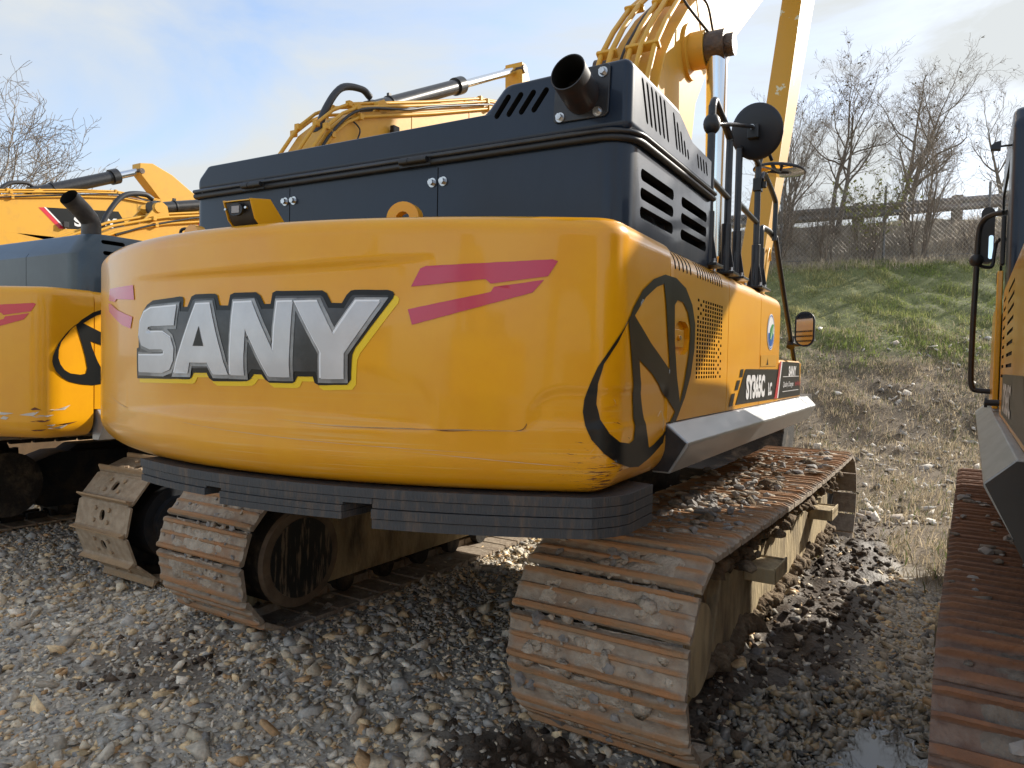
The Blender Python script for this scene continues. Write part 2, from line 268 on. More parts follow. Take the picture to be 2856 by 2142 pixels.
DECAL = {
 'lettering_black': [[[-0.526,1.727],[-0.527,1.763],[-0.527,1.799],[-0.517,1.838],[-0.489,1.876],[-0.451,1.903],[-0.402,1.919],[-0.345,1.921],[-0.292,1.923],[-0.243,1.925],[-0.196,1.928],[-0.176,1.925],[-0.169,1.916],[-0.169,1.886],[-0.14,1.885],[-0.118,1.925],[-0.094,1.933],[-0.054,1.933],[-0.016,1.933],[0.021,1.932],[0.036,1.925],[0.052,1.887],[0.098,1.886],[0.105,1.926],[0.125,1.933],[0.162,1.933],[0.198,1.933],[0.233,1.933],[0.255,1.92],[0.276,1.889],[0.305,1.889],[0.31,1.929],[0.326,1.936],[0.355,1.935],[0.384,1.935],[0.412,1.935],[0.44,1.935],[0.468,1.935],[0.495,1.935],[0.522,1.935],[0.541,1.925],[0.562,1.891],[0.603,1.89],[0.62,1.919],[0.635,1.933],[0.649,1.936],[0.675,1.936],[0.7,1.936],[0.725,1.935],[0.75,1.935],[0.775,1.935],[0.792,1.93],[0.799,1.921],[0.795,1.906],[0.788,1.898],[0.774,1.88],[0.76,1.862],[0.746,1.844],[0.732,1.826],[0.718,1.808],[0.704,1.79],[0.69,1.772],[0.676,1.754],[0.661,1.736],[0.65,1.712],[0.648,1.69],[0.647,1.669],[0.645,1.648],[0.644,1.626],[0.628,1.607],[0.6,1.606],[0.572,1.605],[0.543,1.603],[0.514,1.602],[0.498,1.61],[0.492,1.632],[0.46,1.631],[0.427,1.631],[0.415,1.612],[0.402,1.606],[0.368,1.605],[0.334,1.605],[0.299,1.604],[0.279,1.616],[0.266,1.633],[0.23,1.634],[0.209,1.614],[0.192,1.607],[0.158,1.605],[0.123,1.604],[0.088,1.603],[0.051,1.602],[0.012,1.601],[-0.01,1.613],[-0.019,1.632],[-0.059,1.631],[-0.099,1.63],[-0.117,1.61],[-0.134,1.604],[-0.176,1.603],[-0.219,1.603],[-0.265,1.601],[-0.314,1.6],[-0.365,1.599],[-0.42,1.598],[-0.48,1.596],[-0.544,1.595],[-0.545,1.626],[-0.545,1.658],[-0.546,1.689],[-0.546,1.721]]],
 'S': [[[-0.206,1.89],[-0.252,1.889],[-0.301,1.888],[-0.353,1.887],[-0.408,1.886],[-0.466,1.87],[-0.501,1.831],[-0.506,1.802],[-0.511,1.773],[-0.484,1.734],[-0.406,1.718],[-0.308,1.719],[-0.286,1.711],[-0.289,1.697],[-0.308,1.694],[-0.369,1.693],[-0.436,1.693],[-0.51,1.692],[-0.509,1.657],[-0.509,1.622],[-0.435,1.623],[-0.368,1.623],[-0.307,1.624],[-0.25,1.638],[-0.22,1.674],[-0.217,1.698],[-0.215,1.723],[-0.238,1.765],[-0.297,1.787],[-0.347,1.788],[-0.4,1.788],[-0.428,1.798],[-0.421,1.81],[-0.387,1.813],[-0.326,1.813],[-0.269,1.814],[-0.216,1.814],[-0.213,1.839],[-0.209,1.865]]],
 'A': [[[-0.079,1.893],[-0.036,1.893],[0.004,1.893],[0.014,1.868],[0.023,1.844],[0.033,1.82],[0.042,1.795],[0.051,1.771],[0.06,1.747],[0.07,1.723],[0.079,1.699],[0.087,1.675],[0.097,1.652],[0.105,1.628],[0.066,1.627],[0.025,1.627],[0.012,1.649],[-0.002,1.671],[-0.054,1.67],[-0.11,1.67],[-0.129,1.627],[-0.173,1.626],[-0.219,1.625],[-0.205,1.65],[-0.192,1.675],[-0.179,1.7],[-0.166,1.724],[-0.153,1.749],[-0.14,1.773],[-0.127,1.797],[-0.115,1.821],[-0.103,1.845],[-0.091,1.869]],[[-0.051,1.81],[-0.042,1.784],[-0.033,1.759],[-0.023,1.734],[-0.086,1.734],[-0.074,1.759],[-0.063,1.784]]],
 'N': [[[0.134,1.894],[0.179,1.895],[0.222,1.896],[0.236,1.873],[0.249,1.851],[0.263,1.828],[0.276,1.806],[0.29,1.784],[0.303,1.761],[0.316,1.739],[0.329,1.717],[0.33,1.739],[0.332,1.762],[0.333,1.784],[0.334,1.806],[0.336,1.828],[0.337,1.85],[0.339,1.872],[0.34,1.894],[0.374,1.895],[0.407,1.895],[0.406,1.873],[0.405,1.851],[0.405,1.828],[0.404,1.806],[0.403,1.784],[0.402,1.761],[0.401,1.739],[0.4,1.716],[0.399,1.694],[0.398,1.671],[0.398,1.649],[0.397,1.627],[0.367,1.626],[0.336,1.626],[0.305,1.626],[0.292,1.648],[0.279,1.669],[0.266,1.691],[0.252,1.712],[0.239,1.734],[0.225,1.756],[0.211,1.778],[0.197,1.8],[0.196,1.776],[0.194,1.751],[0.193,1.726],[0.191,1.702],[0.19,1.677],[0.188,1.652],[0.187,1.627],[0.153,1.627],[0.119,1.627],[0.12,1.652],[0.122,1.676],[0.123,1.7],[0.124,1.725],[0.126,1.749],[0.127,1.773],[0.129,1.797],[0.13,1.822],[0.131,1.846],[0.133,1.87]]],
 'Y': [[[0.417,1.893],[0.449,1.894],[0.479,1.895],[0.51,1.895],[0.521,1.876],[0.533,1.857],[0.545,1.838],[0.556,1.818],[0.568,1.799],[0.579,1.78],[0.593,1.799],[0.607,1.819],[0.621,1.838],[0.634,1.857],[0.648,1.876],[0.662,1.895],[0.692,1.895],[0.722,1.895],[0.752,1.895],[0.739,1.877],[0.726,1.86],[0.713,1.842],[0.7,1.824],[0.687,1.806],[0.674,1.789],[0.661,1.771],[0.647,1.753],[0.634,1.735],[0.62,1.716],[0.62,1.694],[0.62,1.672],[0.619,1.649],[0.619,1.627],[0.589,1.626],[0.559,1.625],[0.528,1.625],[0.529,1.647],[0.53,1.67],[0.53,1.692],[0.531,1.715],[0.519,1.735],[0.506,1.754],[0.494,1.774],[0.481,1.794],[0.469,1.813],[0.456,1.833],[0.443,1.853],[0.43,1.873]]],
 'red1': [[[0.858,1.946],[0.868,1.966],[0.879,1.987],[0.889,2.007],[0.908,2.015],[0.93,2.016],[0.952,2.017],[0.974,2.018],[0.996,2.019],[1.017,2.02],[1.039,2.022],[1.06,2.023],[1.082,2.024],[1.103,2.025],[1.125,2.026],[1.146,2.028],[1.167,2.029],[1.188,2.03],[1.21,2.031],[1.23,2.033],[1.252,2.034],[1.273,2.036],[1.294,2.037],[1.315,2.038],[1.335,2.04],[1.353,2.034],[1.337,2.009],[1.321,1.984],[1.3,1.981],[1.28,1.978],[1.258,1.975],[1.238,1.972],[1.216,1.969],[1.195,1.966],[1.174,1.963],[1.153,1.96],[1.132,1.957],[1.114,1.972],[1.093,1.97],[1.072,1.968],[1.051,1.965],[1.03,1.963],[1.009,1.961],[0.988,1.959],[0.966,1.956],[0.945,1.954],[0.923,1.952],[0.901,1.95],[0.88,1.948]]],
 'red2': [[[0.849,1.869],[0.872,1.874],[0.894,1.879],[0.916,1.883],[0.938,1.888],[0.96,1.893],[0.982,1.897],[1.004,1.902],[1.026,1.907],[1.048,1.911],[1.069,1.916],[1.091,1.92],[1.112,1.925],[1.133,1.93],[1.143,1.947],[1.164,1.95],[1.185,1.953],[1.206,1.956],[1.226,1.959],[1.247,1.962],[1.268,1.966],[1.288,1.969],[1.309,1.972],[1.29,1.951],[1.272,1.93],[1.252,1.924],[1.232,1.918],[1.212,1.913],[1.192,1.907],[1.173,1.902],[1.153,1.896],[1.133,1.891],[1.112,1.885],[1.092,1.879],[1.072,1.874],[1.052,1.868],[1.031,1.863],[1.011,1.857],[0.991,1.851],[0.97,1.846],[0.949,1.84],[0.928,1.834],[0.908,1.829],[0.887,1.823],[0.865,1.817],[0.857,1.843]]],
 'lr1': [[[-0.973,1.997],[-0.599,1.992],[-0.586,1.929],[-0.83,1.943],[-0.863,1.932],[-0.991,1.944]]],
 'lr2': [[[-0.999,1.931],[-0.936,1.925],[-0.815,1.893],[-0.603,1.856],[-0.625,1.807],[-0.74,1.824],[-0.871,1.861],[-0.982,1.893]]],
 'logo': [[[2.052,2.054],[1.901,2.019],[1.839,1.992],[1.778,1.967],[1.73,1.932],[1.683,1.899],[1.653,1.867],[1.616,1.84],[1.59,1.814],[1.569,1.792],[1.551,1.771],[1.535,1.75],[1.52,1.729],[1.506,1.709],[1.492,1.688],[1.48,1.66],[1.468,1.631],[1.459,1.605],[1.451,1.58],[1.447,1.539],[1.451,1.516],[1.456,1.493],[1.466,1.47],[1.477,1.447],[1.499,1.424],[1.521,1.401],[1.546,1.384],[1.575,1.367],[1.615,1.355],[1.679,1.34],[1.78,1.33],[1.841,1.339],[1.905,1.348],[1.961,1.361],[2.02,1.376],[2.08,1.391],[2.095,1.417],[2.147,1.434],[2.197,1.452],[2.249,1.47],[2.286,1.5],[2.322,1.53],[2.36,1.561],[2.388,1.594],[2.416,1.628],[2.444,1.663],[2.458,1.7],[2.473,1.738],[2.487,1.775],[2.488,1.811],[2.489,1.846],[2.489,1.882],[2.471,1.909],[2.453,1.937],[2.435,1.964],[2.384,1.997],[2.334,2.028],[2.263,2.042],[2.195,2.056],[2.058,2.053]],[[1.634,1.848],[1.605,1.822],[1.584,1.797],[1.567,1.772],[1.547,1.747],[1.53,1.723],[1.513,1.699],[1.507,1.676],[1.5,1.654],[1.494,1.632],[1.494,1.61],[1.493,1.587],[1.492,1.565],[1.5,1.54],[1.507,1.514],[1.523,1.491],[1.54,1.467],[1.562,1.452],[1.589,1.436],[1.672,1.424],[1.721,1.433],[1.727,1.458],[1.733,1.482],[1.728,1.51],[1.723,1.537],[1.718,1.565],[1.713,1.592],[1.705,1.619],[1.697,1.647],[1.69,1.674],[1.682,1.701],[1.674,1.727],[1.665,1.754],[1.657,1.78],[1.649,1.803],[1.641,1.825]],[[2.037,2.016],[1.942,1.994],[1.877,1.969],[1.816,1.945],[1.775,1.92],[1.735,1.895],[1.696,1.87],[1.741,1.849],[1.788,1.828],[1.835,1.806],[1.885,1.782],[1.934,1.763],[1.985,1.744],[2.038,1.723],[2.092,1.702],[2.146,1.68],[2.138,1.71],[2.13,1.74],[2.121,1.769],[2.112,1.799],[2.103,1.828],[2.094,1.857],[2.085,1.887],[2.077,1.917],[2.068,1.947],[2.052,1.981]],[[1.758,1.717],[1.809,1.7],[1.862,1.683],[1.916,1.665],[1.966,1.641],[2.018,1.616],[2.071,1.59],[2.126,1.563],[2.177,1.536],[2.231,1.508],[2.165,1.466],[2.085,1.427],[2.02,1.411],[1.958,1.396],[1.898,1.388],[1.884,1.417],[1.871,1.445],[1.857,1.473],[1.844,1.5],[1.83,1.526],[1.817,1.553],[1.807,1.579],[1.797,1.605],[1.786,1.63],[1.776,1.656],[1.767,1.687]],[[2.222,1.968],[2.186,1.945],[2.189,1.915],[2.192,1.886],[2.194,1.856],[2.197,1.827],[2.2,1.797],[2.208,1.768],[2.217,1.739],[2.225,1.71],[2.233,1.681],[2.242,1.652],[2.255,1.624],[2.269,1.596],[2.282,1.567],[2.296,1.539],[2.314,1.57],[2.334,1.601],[2.353,1.633],[2.366,1.663],[2.38,1.694],[2.393,1.724],[2.407,1.755],[2.411,1.792],[2.414,1.829],[2.417,1.865],[2.394,1.898],[2.371,1.929],[2.3,1.966]]],
}
GROOVE_UP = [[[-0.609,2.018],[-0.609,2.017]],[[-0.389,2.019],[-0.389,2.004]],[[-0.057,2.022],[-0.056,2.0]],[[0.268,2.028],[0.268,2.0]],[[0.6,2.04],[0.601,2.01]],[[0.773,2.047],[0.773,2.024]],[[0.937,2.05],[0.937,2.044]]]
GROOVE_LOW = [[[-0.679,1.461],[-0.679,1.457]],[[-0.382,1.484],[-0.382,1.462]],[[-0.148,1.499],[-0.147,1.455]],[[0.275,1.506],[0.276,1.453]],[[0.609,1.494],[0.61,1.459]],[[0.783,1.482],[0.783,1.461]],[[0.948,1.468],[0.948,1.465]]]
# ------------------------------------------------------------------ rear weight surface (plan curve wrapped by s, height z)
def plan_curve(shift=0.0):
    f = lambda x: -3.38 + .205*x*x + shift
    g = lambda x: .41*x
    def arc(x1, xs):
        th0 = math.atan(abs(g(x1))); sg = 1 if xs > 0 else -1; r = (abs(xs)-abs(x1))/(1-math.sin(th0))
        cx, cy = abs(x1) - r*math.sin(th0), f(x1) + r*math.cos(th0)
        return [(sg*(cx+r*math.sin(t)), cy-r*math.cos(t)) for t in np.linspace(th0, math.pi/2, 16)[1:]], cy
    ra, ye = arc(1.40, 1.47); la, yl = arc(-1.28, -1.47)
    right = [(x, f(x)) for x in np.linspace(0, 1.40, 40)] + ra + [(1.47-.015*k, ye+(-2.352-ye)*k) for k in np.linspace(0, 1, 10)[1:]]
    right += [(1.455, y) for y in np.linspace(-2.352, 1.4, 30)[1:]]
    left = [(x, f(x)) for x in np.linspace(0, -1.28, 40)[1:]] + la + [(-1.47+.015*k, yl+(-2.352-yl)*k) for k in np.linspace(0, 1, 10)[1:]]
    P = np.array(left[::-1] + right); S = np.concatenate([[0], np.cumsum(np.linalg.norm(np.diff(P, axis=0), axis=1))]); S -= S[len(left)]
    return P, S
CW_P, CW_S = plan_curve()
def wrap(s, z, off=0.0, P=CW_P, S=CW_S):
    x = np.interp(s, S, P[:, 0]); y = np.interp(s, S, P[:, 1]); e = .012
    tx = np.interp(s+e, S, P[:, 0]) - np.interp(s-e, S, P[:, 0]); ty = np.interp(s+e, S, P[:, 1]) - np.interp(s-e, S, P[:, 1])
    l = math.hypot(tx, ty) or 1; nx, ny = ty/l, -tx/l
    return (x + nx*off, y + ny*off, z)
def smooth01(t): t = min(1, max(0, t)); return t*t*(3-2*t)
def inset(z, z0=1.25, z1=2.19, rb=.13, rt_=.06):
    if z < z0+rb: t = (z0+rb-z); return rb - math.sqrt(max(0, rb*rb-t*t))
    if z > z1-rt_: t = z-(z1-rt_); return rt_ - math.sqrt(max(0, rt_*rt_-t*t))
    return 0.0
GU = [(a[0], a[1], b[1]) for a, b in GROOVE_UP]; GL = [(a[0], a[1], b[1]) for a, b in GROOVE_LOW]
def relief(s, z):
    """shallow pressed shapes of the casting: two wedge-shaped creases and the recess at the right"""
    d = 0.0
    xs = [g[0] for g in GU]
    if xs[0] < s < xs[-1]:
        zt = np.interp(s, xs, [g[1] for g in GU]); zb = np.interp(s, xs, [g[2] for g in GU]); w = max(zt-zb, .001); t = w*.5
        if z < zt: d -= t * min(1, (zt-z)/w) * (1 - smooth01((zb-z)/.22) if z < zb else 1)
    xs = [g[0] for g in GL]
    if xs[0] < s < xs[-1]:
        zt = np.interp(s, xs, [g[1] for g in GL]); zb = np.interp(s, xs, [g[2] for g in GL]); w = max(zt-zb, .001); t = w*.5
        if z > zb: d -= t * (min(1, (z-zb)/w)) * (1 - smooth01((z-zt)/.2) if z > zt else 1)
    if 1.2 < s < 2.12:
        z_top = np.interp(s, [1.25, 1.31, 1.37], [1.52, 1.605, 1.626]); dz = min((z_top - z)/.035, (z-1.478)/.03); ds = (s-1.25)/.06
        d -= .006 * smooth01(min(dz, ds))
    return d
def counterweight(parent, P, S, z0=1.25, z1=2.19, mat=None, detail=True):
    se = 2.108 if detail else float(np.interp(0, [0], [0])) or None
    i1 = int(np.argmin(np.abs(P[:, 1] + 2.352) + (P[:, 0] < 0)*9)); s1 = S[i1]; s0 = S[0]
    ns = 340 if detail else 70
    ss = np.linspace(s0, s1, ns)
    zz = [z0 + .13*(1-math.cos(a)) for a in np.linspace(0, math.pi/2, 10)][:-1] + list(np.linspace(z0+.13, z1-.06, 70 if detail else 12)) + [z1-.06+.06*math.sin(a) for a in np.linspace(0, math.pi/2, 7)][1:]
    vs = []; uv = []
    for z in zz:
        ins = inset(z, z0, z1)
        for s in ss:
            d = relief(s, z) if detail else 0
            vs.append(wrap(s, z, d - ins, P, S)); uv.append((s, z))
    m = MB(); fs = []
    for i in range(len(zz)-1):
        for j in range(ns-1): fs.append((i*ns+j, i*ns+j+1, (i+1)*ns+j+1, (i+1)*ns+j))
        fs.append((i*ns+ns-1, i*ns, (i+1)*ns, (i+1)*ns+ns-1))
    fs.append(tuple(range(ns))[::-1]); fs.append(tuple(range((len(zz)-1)*ns, len(zz)*ns)))
    m.add(vs, fs); o = m.build('counterweight', mat or M_scraped, parent, smooth=50)
    l = o.data.uv_layers.new(name='wrap')
    arr = np.array(uv)[np.array([lp.vertex_index for lp in o.data.loops])]
    l.data.foreach_set('uv', arr.astype('f').ravel()); return o
def flat_decal(name, loops, mat, parent, fn, step=.05, zstep=None):
    """thin print: a filled outline with holes, cut into strips so that it follows a curved surface; fn(u, v) -> point"""
    tri = tessellate_polygon([[Vector((p[0], p[1], 0)) for p in l] for l in loops]); flat = [p for l in loops for p in l]
    bm = bmesh.new(); vv = [bm.verts.new((p[0], p[1], 0)) for p in flat]
    for t in tri:
        try: bm.faces.new([vv[i] for i in t])
        except ValueError: pass
    us = [p[0] for p in flat]; u = math.floor(min(us)/step)*step if step else 0
    while step and u < max(us):
        bmesh.ops.bisect_plane(bm, geom=bm.verts[:]+bm.edges[:]+bm.faces[:], plane_co=(u, 0, 0), plane_no=(1, 0, 0)); u += step
    if zstep:
        v_ = [p[1] for p in flat]; w = math.floor(min(v_)/zstep)*zstep
        while w < max(v_):
            bmesh.ops.bisect_plane(bm, geom=bm.verts[:]+bm.edges[:]+bm.faces[:], plane_co=(0, w, 0), plane_no=(0, 1, 0)); w += zstep
    for v in bm.verts: v.co = fn(v.co.x, v.co.y)
    me = bpy.data.meshes.new(name); bm.normal_update(); bm.to_mesh(me); bm.free(); me.materials.append(mat); me.shade_smooth()
    return link(bpy.data.objects.new(name, me), parent)
def offset_poly(poly, d):
    """grow a closed outline by d (works for either winding)"""
    n = len(poly); A = sum(poly[i][0]*poly[(i+1) % n][1]-poly[(i+1) % n][0]*poly[i][1] for i in range(n)); sg = 1 if A > 0 else -1; out = []
    for i in range(n):
        p0, p1, p2 = poly[i-1], poly[i], poly[(i+1) % n]
        a = Vector((p1[0]-p0[0], p1[1]-p0[1])); b = Vector((p2[0]-p1[0], p2[1]-p1[1]))
        if a.length < 1e-6 or b.length < 1e-6: out.append(p1); continue
        a.normalize(); b.normalize(); na = Vector((a.y, -a.x))*sg; nb = Vector((b.y, -b.x))*sg; mm = na+nb
        if mm.length < .3: mm = na
        mm.normalize(); k = d/max(.45, mm.dot(na)); out.append((p1[0]+mm.x*k, p1[1]+mm.y*k))
    return out
def text_mesh(body, size, mat, name, parent, fn, sx=1.0, bold=0.0, shear=0.0):
    cu = bpy.data.curves.new('txt', 'FONT'); cu.body = body; cu.size = size; cu.offset = bold; cu.shear = shear; cu.resolution_u = 3
    to = bpy.data.objects.new('txt', cu); C.objects.link(to); bpy.context.view_layer.update()
    me = bpy.data.meshes.new_from_object(to.evaluated_get(bpy.context.evaluated_depsgraph_get())); bpy.data.objects.remove(to)
    for v in me.vertices: v.co = fn(v.co.x*sx, v.co.y)
    me.materials.clear(); me.materials.append(mat); me.name = name
    return link(bpy.data.objects.new(name, me), parent)

# ------------------------------------------------------------------ tracks
def loop_path(yr, yf, zc, r):
    """points along the outside of a track: returns function d -> (y, z, tangent angle) and its length"""
    L1 = yf-yr; La = math.pi*r; tot = 2*L1+2*La
    def f(d):
        d %= tot
        if d < L1: return (yr+d, zc+r, 0.0)                      # top, running forward
        d -= L1
        if d < La: a = d/r; return (yf+r*math.sin(a), zc+r*math.cos(a), -a)
        d -= La
        if d < L1: return (yf-d, zc-r, -math.pi)
        d -= L1; a = d/r
        return (yr-r*math.sin(a), zc-r*math.cos(a), -math.pi-a)
    return f, tot
def shoe_mesh(kind, width, pitch, mat):
    m = MB(); w = width/2
    if kind in ('triple', 'caked'):
        prof = [(-.108, .004), (-.104, .018), (-.088, .030), (-.080, .030), (-.070, .008), (-.012, .006), (-.005, .032), (.006, .032), (.014, .006), (.058, .006), (.066, .032), (.078, .032), (.088, .004), (.108, -.004), (.104, -.012), (-.104, -.008)]
        if kind == 'caked': prof = [(-.098, -.004), (-.097, .024), (-.088, .036), (-.074, .036), (-.064, .018), (-.045, .014), (-.012, .018), (-.004, .027), (.008, .026), (.016, .014), (.045, .013), (.060, .020), (.066, .033), (.082, .033), (.090, .006), (.094, -.010), (.090, -.016), (-.092, -.014)]
        k = pitch/.2035; prof = [(a*k, b) for a, b in prof]
        n = len(prof); vs = []
        for x, q in ((-w, .55), (-w+.035, 1), (0, 1), (w-.035, 1), (w, .55)):
            for a, b in prof: vs.append((x, a, b*q if b > .01 else b))
        fs = []
        for i in range(4):
            for j in range(n): fs.append((i*n+j, i*n+(j+1) % n, (i+1)*n+(j+1) % n, (i+1)*n+j))
        fs += [tuple(range(n))[::-1], tuple(range(4*n, 5*n))]; m.add(vs, fs)
        m.box(-.10, -.05, -.09, .09, -.07, -.006, 0); m.box(.05, .10, -.09, .09, -.07, -.006, 0)
    else:
        # plate with one tall bar at its edge, a hole in the middle and four bolt heads
        k = pitch/.2035
        hole = slot(0, .012, .062, .078, 8)
        m.prism([(-w, -.092*k), (w, -.092*k), (w, .088*k), (w-.03, .098*k), (-w+.03, .098*k), (-w, .088*k)], XY, -.008, .008, 0, holes=[hole])
        m.prism([(-.104, .0), (-.104, .05), (-.094, .055), (-.084, .022), (-.07, .006), (-.07, -.006), (-.10, -.012)], lambda u, v, x: (x, u*k, v), -w+.01, w-.01, 0)
        m.prism([(.088, -.006), (.112, -.016), (.118, -.008), (.10, .012), (.088, .012)], lambda u, v, x: (x, u*k, v), -w+.03, w-.03, 0)
        for bx in (-.085, .085):
            for by in (-.03, .055): m.cyl((bx, by, .006), (bx, by, .022), .016, 6)
        m.box(-.10, -.05, -.09, .09, -.07, -.008, 1); m.box(.05, .10, -.09, .09, -.07, -.008, 1)
    return m.mesh('track_shoe', [mat, M_darkmud], 30)
SHOES = {}
def track(parent, xc, width, kind, mat, yr=-2.08, yf=2.1, zc=.46, r=.43, pitch=.2035, frame_mat=None, phase=0, name='track', side=1, rz=0, detail=True, sag=.03, off=(0, 0, 0)):
    f, tot = loop_path(yr, yf, zc, r); n = round(tot/pitch); p = tot/n
    key = (kind, width, mat.name)
    if key not in SHOES: SHOES[key] = shoe_mesh(kind, width, pitch, mat)
    fr = MB(); x0, x1 = xc-.20, xc+.20
    fm = frame_mat or M_frame
    body = [(yr+.30, .24), (yr+.42, .16), (yf-.42, .16), (yf-.25, .26), (yf-.2, .48), (yf-.45, .66), (yr+.55, .70), (yr+.30, .62)]
    fr.prism(body, YZ, x0, x1)
    xo = xc + side*.26
    # sloped outer plate and its lower ledge
    fr.prism([(yr+.34, .24), (yf-.35, .26), (yf-.4, .60), (yr+.5, .66)], YZ, min(xc, xo), max(xc, xo))
    fr.prism([(yr+.6, .66), (yf-.5, .64), (yf-.6, .74), (yr+.75, .76)], YZ, xc-.14, xc+.14)
    o = fr.build('track_frame', fm, parent, smooth=30, bevel=.012); o.rotation_euler.z = rz; o.location = off
    for k in range(n):
        y, z, a = f(k*p + phase)
        if a == 0.0 and sag: z -= sag*math.sin(math.pi*(y-yr)/(yf-yr))
        s = bpy.data.objects.new('track_shoe', SHOES[key]); link(s, o); s.location = (xc, y, z); s.rotation_euler = (a + random.uniform(-.012, .012)*(3 if kind == 'caked' else 1), 0, random.uniform(-.006, .006))
    # step brackets on the outside
    for ys in ((-1.0, .95) if detail else ()):
        b = MB(); xa, xb = (xo, xo+side*.17); xa, xb = min(xa, xb), max(xa, xb)
        b.box(xa, xb, ys-.14, ys+.14, .575, .60); b.box(xb-.012 if side > 0 else xa, xb if side > 0 else xa+.012, ys-.15, ys+.15, .53, .62); b.box(xa, xb, ys-.15, ys-.138, .53, .61); b.box(xa, xb, ys+.138, ys+.15, .53, .61)
        b.build('step_bracket', M_frame, o, smooth=30, bevel=.012)
    for k in range(8):
        y = yr+.62 + k*(yf-yr-1.2)/7
        b = MB(); b.cyl((xc-.17, y, .13), (xc+.17, y, .13), .085, 14); b.build('bottom_roller', M_darkmud, o)
    # sprocket (rear) with the round drive cover on both faces, idler wheel (front)
    b = MB(); 
    prof = []
    for t in range(42):
        a = 2*math.pi*t/42; rr = (.335 if t % 2 else .385); prof.append((yr+rr*math.cos(a), zc+rr*math.sin(a)))
    b.prism(prof, YZ, xc-.035, xc+.035); b.cyl((xc-.10, yr, zc), (xc+.26*side, yr, zc), .27, 28); b.cyl((xc+.26*side, yr, zc), (xc+.31*side, yr, zc), .20, 24)
    b.cyl((xc, yr, zc), (xc-.38*side, yr, zc), .30, 32, 1); b.build('drive_sprocket', [fm, M_darkmud], o)
    if detail:
        b = MB(); b.cyl((xc-.38*side, yr, zc), (xc-.41*side, yr, zc), .31, 36, 0, .30); b.build('motor_cover_rim', M_mudsmooth, o)
        b = MB(); b.cyl((xc-.405*side, yr, zc), (xc-.418*side, yr, zc), .245, 32); b.build('motor_cover', M_muddrip, o)
    b = MB(); b.cyl((xc-.13, yf, zc), (xc+.13, yf, zc), .31, 32); b.cyl((xc-.2, yf, zc), (xc+.2, yf, zc), .36, 32); b.build('idler_wheel', M_darkmud, o)
    return o
M_mudsmooth = material('smooth_brown_mud', (.17, .12, .075), .6, color2=(.10, .07, .045), nscale=5, bump=.15, bscale=12)
M_muddrip = material('dripped_mud_on_black', (.010, .010, .010), .35, color2=(.17, .125, .08), nscale=7, nlo=.52, nhi=.58, stretch=(1, 5, .55), bump=.2)

def undercarriage(parent, gauge, width, kind, mat, rz=0, frame_mat=None, detail=True, phase=(0, .07), kind_l=None, **kw):
    a = track(parent, gauge/2, width, kind, mat, side=1, rz=rz, frame_mat=frame_mat, phase=phase[0], detail=detail, **kw)
    b = track(parent, -gauge/2, width, kind, mat, side=-1, rz=rz, frame_mat=frame_mat, phase=phase[1], detail=detail, **kw)
    m = MB(); 
    for sx in (1, -1):
        for sy in (1, -1): m.box(-.12, gauge/2-.05, -.18, .18, .42, .80, 0, Matrix.Rotation(sy*.42 if sx > 0 else math.pi - sy*.42, 3, 'Z'), (0, 0, .6))
    m.cyl((0, 0, .55), (0, 0, 1.02), .78, 40); m.cyl((0, 0, 1.02), (0, 0, 1.27), .68, 40)
    o = m.build('undercarriage_frame', M_darkmud, parent, bevel=.01); o.rotation_euler.z = rz
    return a, b

# ------------------------------------------------------------------ upper structure pieces
def bolt(parent, p, axis=(0, -1, 0), r=.013, name='bolt', h=.016, washer=True):
    m = MB(); a = Vector(axis).normalized(); p = Vector(p)
    if washer: m.cyl(p, p+a*.004, r*1.5, 14)
    m.cyl(p+a*(.004 if washer else 0), p+a*(.004+h), r, 6); return m.build(name, M_steel, parent, smooth=30)
def side_profile(x1, z0, z1, r=.09, t=.10, sgn=1):
    pts = [(x1-t, z0), (x1, z0)] + [(x1-r+r*math.cos(a), z1-r+r*math.sin(a)) for a in np.linspace(0, math.pi/2, 7)] + [(x1-.34, z1), (x1-.34, z1-.03), (x1-t, z1-.03-.0)]
    return [(sgn*a, b) for a, b in pts]
def lifting_eye(parent, x, y, z, yaw=0, s=1.0, mat=None):
    out = [(-.068*s, -.02), (-.068*s, .05*s)] + [(.068*s*math.cos(a), .05*s+.062*s*math.sin(a)) for a in np.linspace(math.pi, 0, 13)] + [(.068*s, -.02)]
    hole = [(.03*s*math.cos(a), .045*s+.03*s*math.sin(a)) for a in np.linspace(0, 2*math.pi, 13)[:-1]]
    m = MB(); m.prism(out, XZ, -.022*s, .022*s, 0, holes=[hole]); o = m.build('lifting_eye', mat or M_yel, parent, bevel=.003, smooth=40); o.location = (x, y, z); o.rotation_euler.z = yaw; return o
def boom_assembly(root, prof, x0, x1, pipes=None, mat=None):
    m = MB(); m.prism(prof, YZ, x0, x1)
    o = m.build('boom', mat or M_boom, root, smooth=40, bevel=.012)
    return o
def cylinder(parent, p0, p1, rb, rr, frac=.55, name='hydraulic_cylinder', barrel=None):
    p0, p1 = Vector(p0), Vector(p1); d = (p1-p0); L = d.length; d.normalize(); pm = p0 + d*L*frac
    m = MB(); m.cyl(p0, pm, rb, 24, 0); m.cyl(pm-d*.16, pm+d*.02, rb*1.25, 24, 0); m.cyl(p0-d*.02, p0+d*.12, rb*1.12, 24, 0)
    o = m.build(name, barrel or M_bpaint, parent, smooth=40)
    r = MB(); r.cyl(pm, p1, rr, 20); r.build('cylinder_rod', M_chrome, o); return o
def hose(parent, pts, r, mat=None, name='hose', n=6, sides=8):
    m = MB(); m.tube(catmull(pts, n), r, sides); return m.build(name, mat or M_black, parent, smooth=60)
def wire_frame_text(s): return s

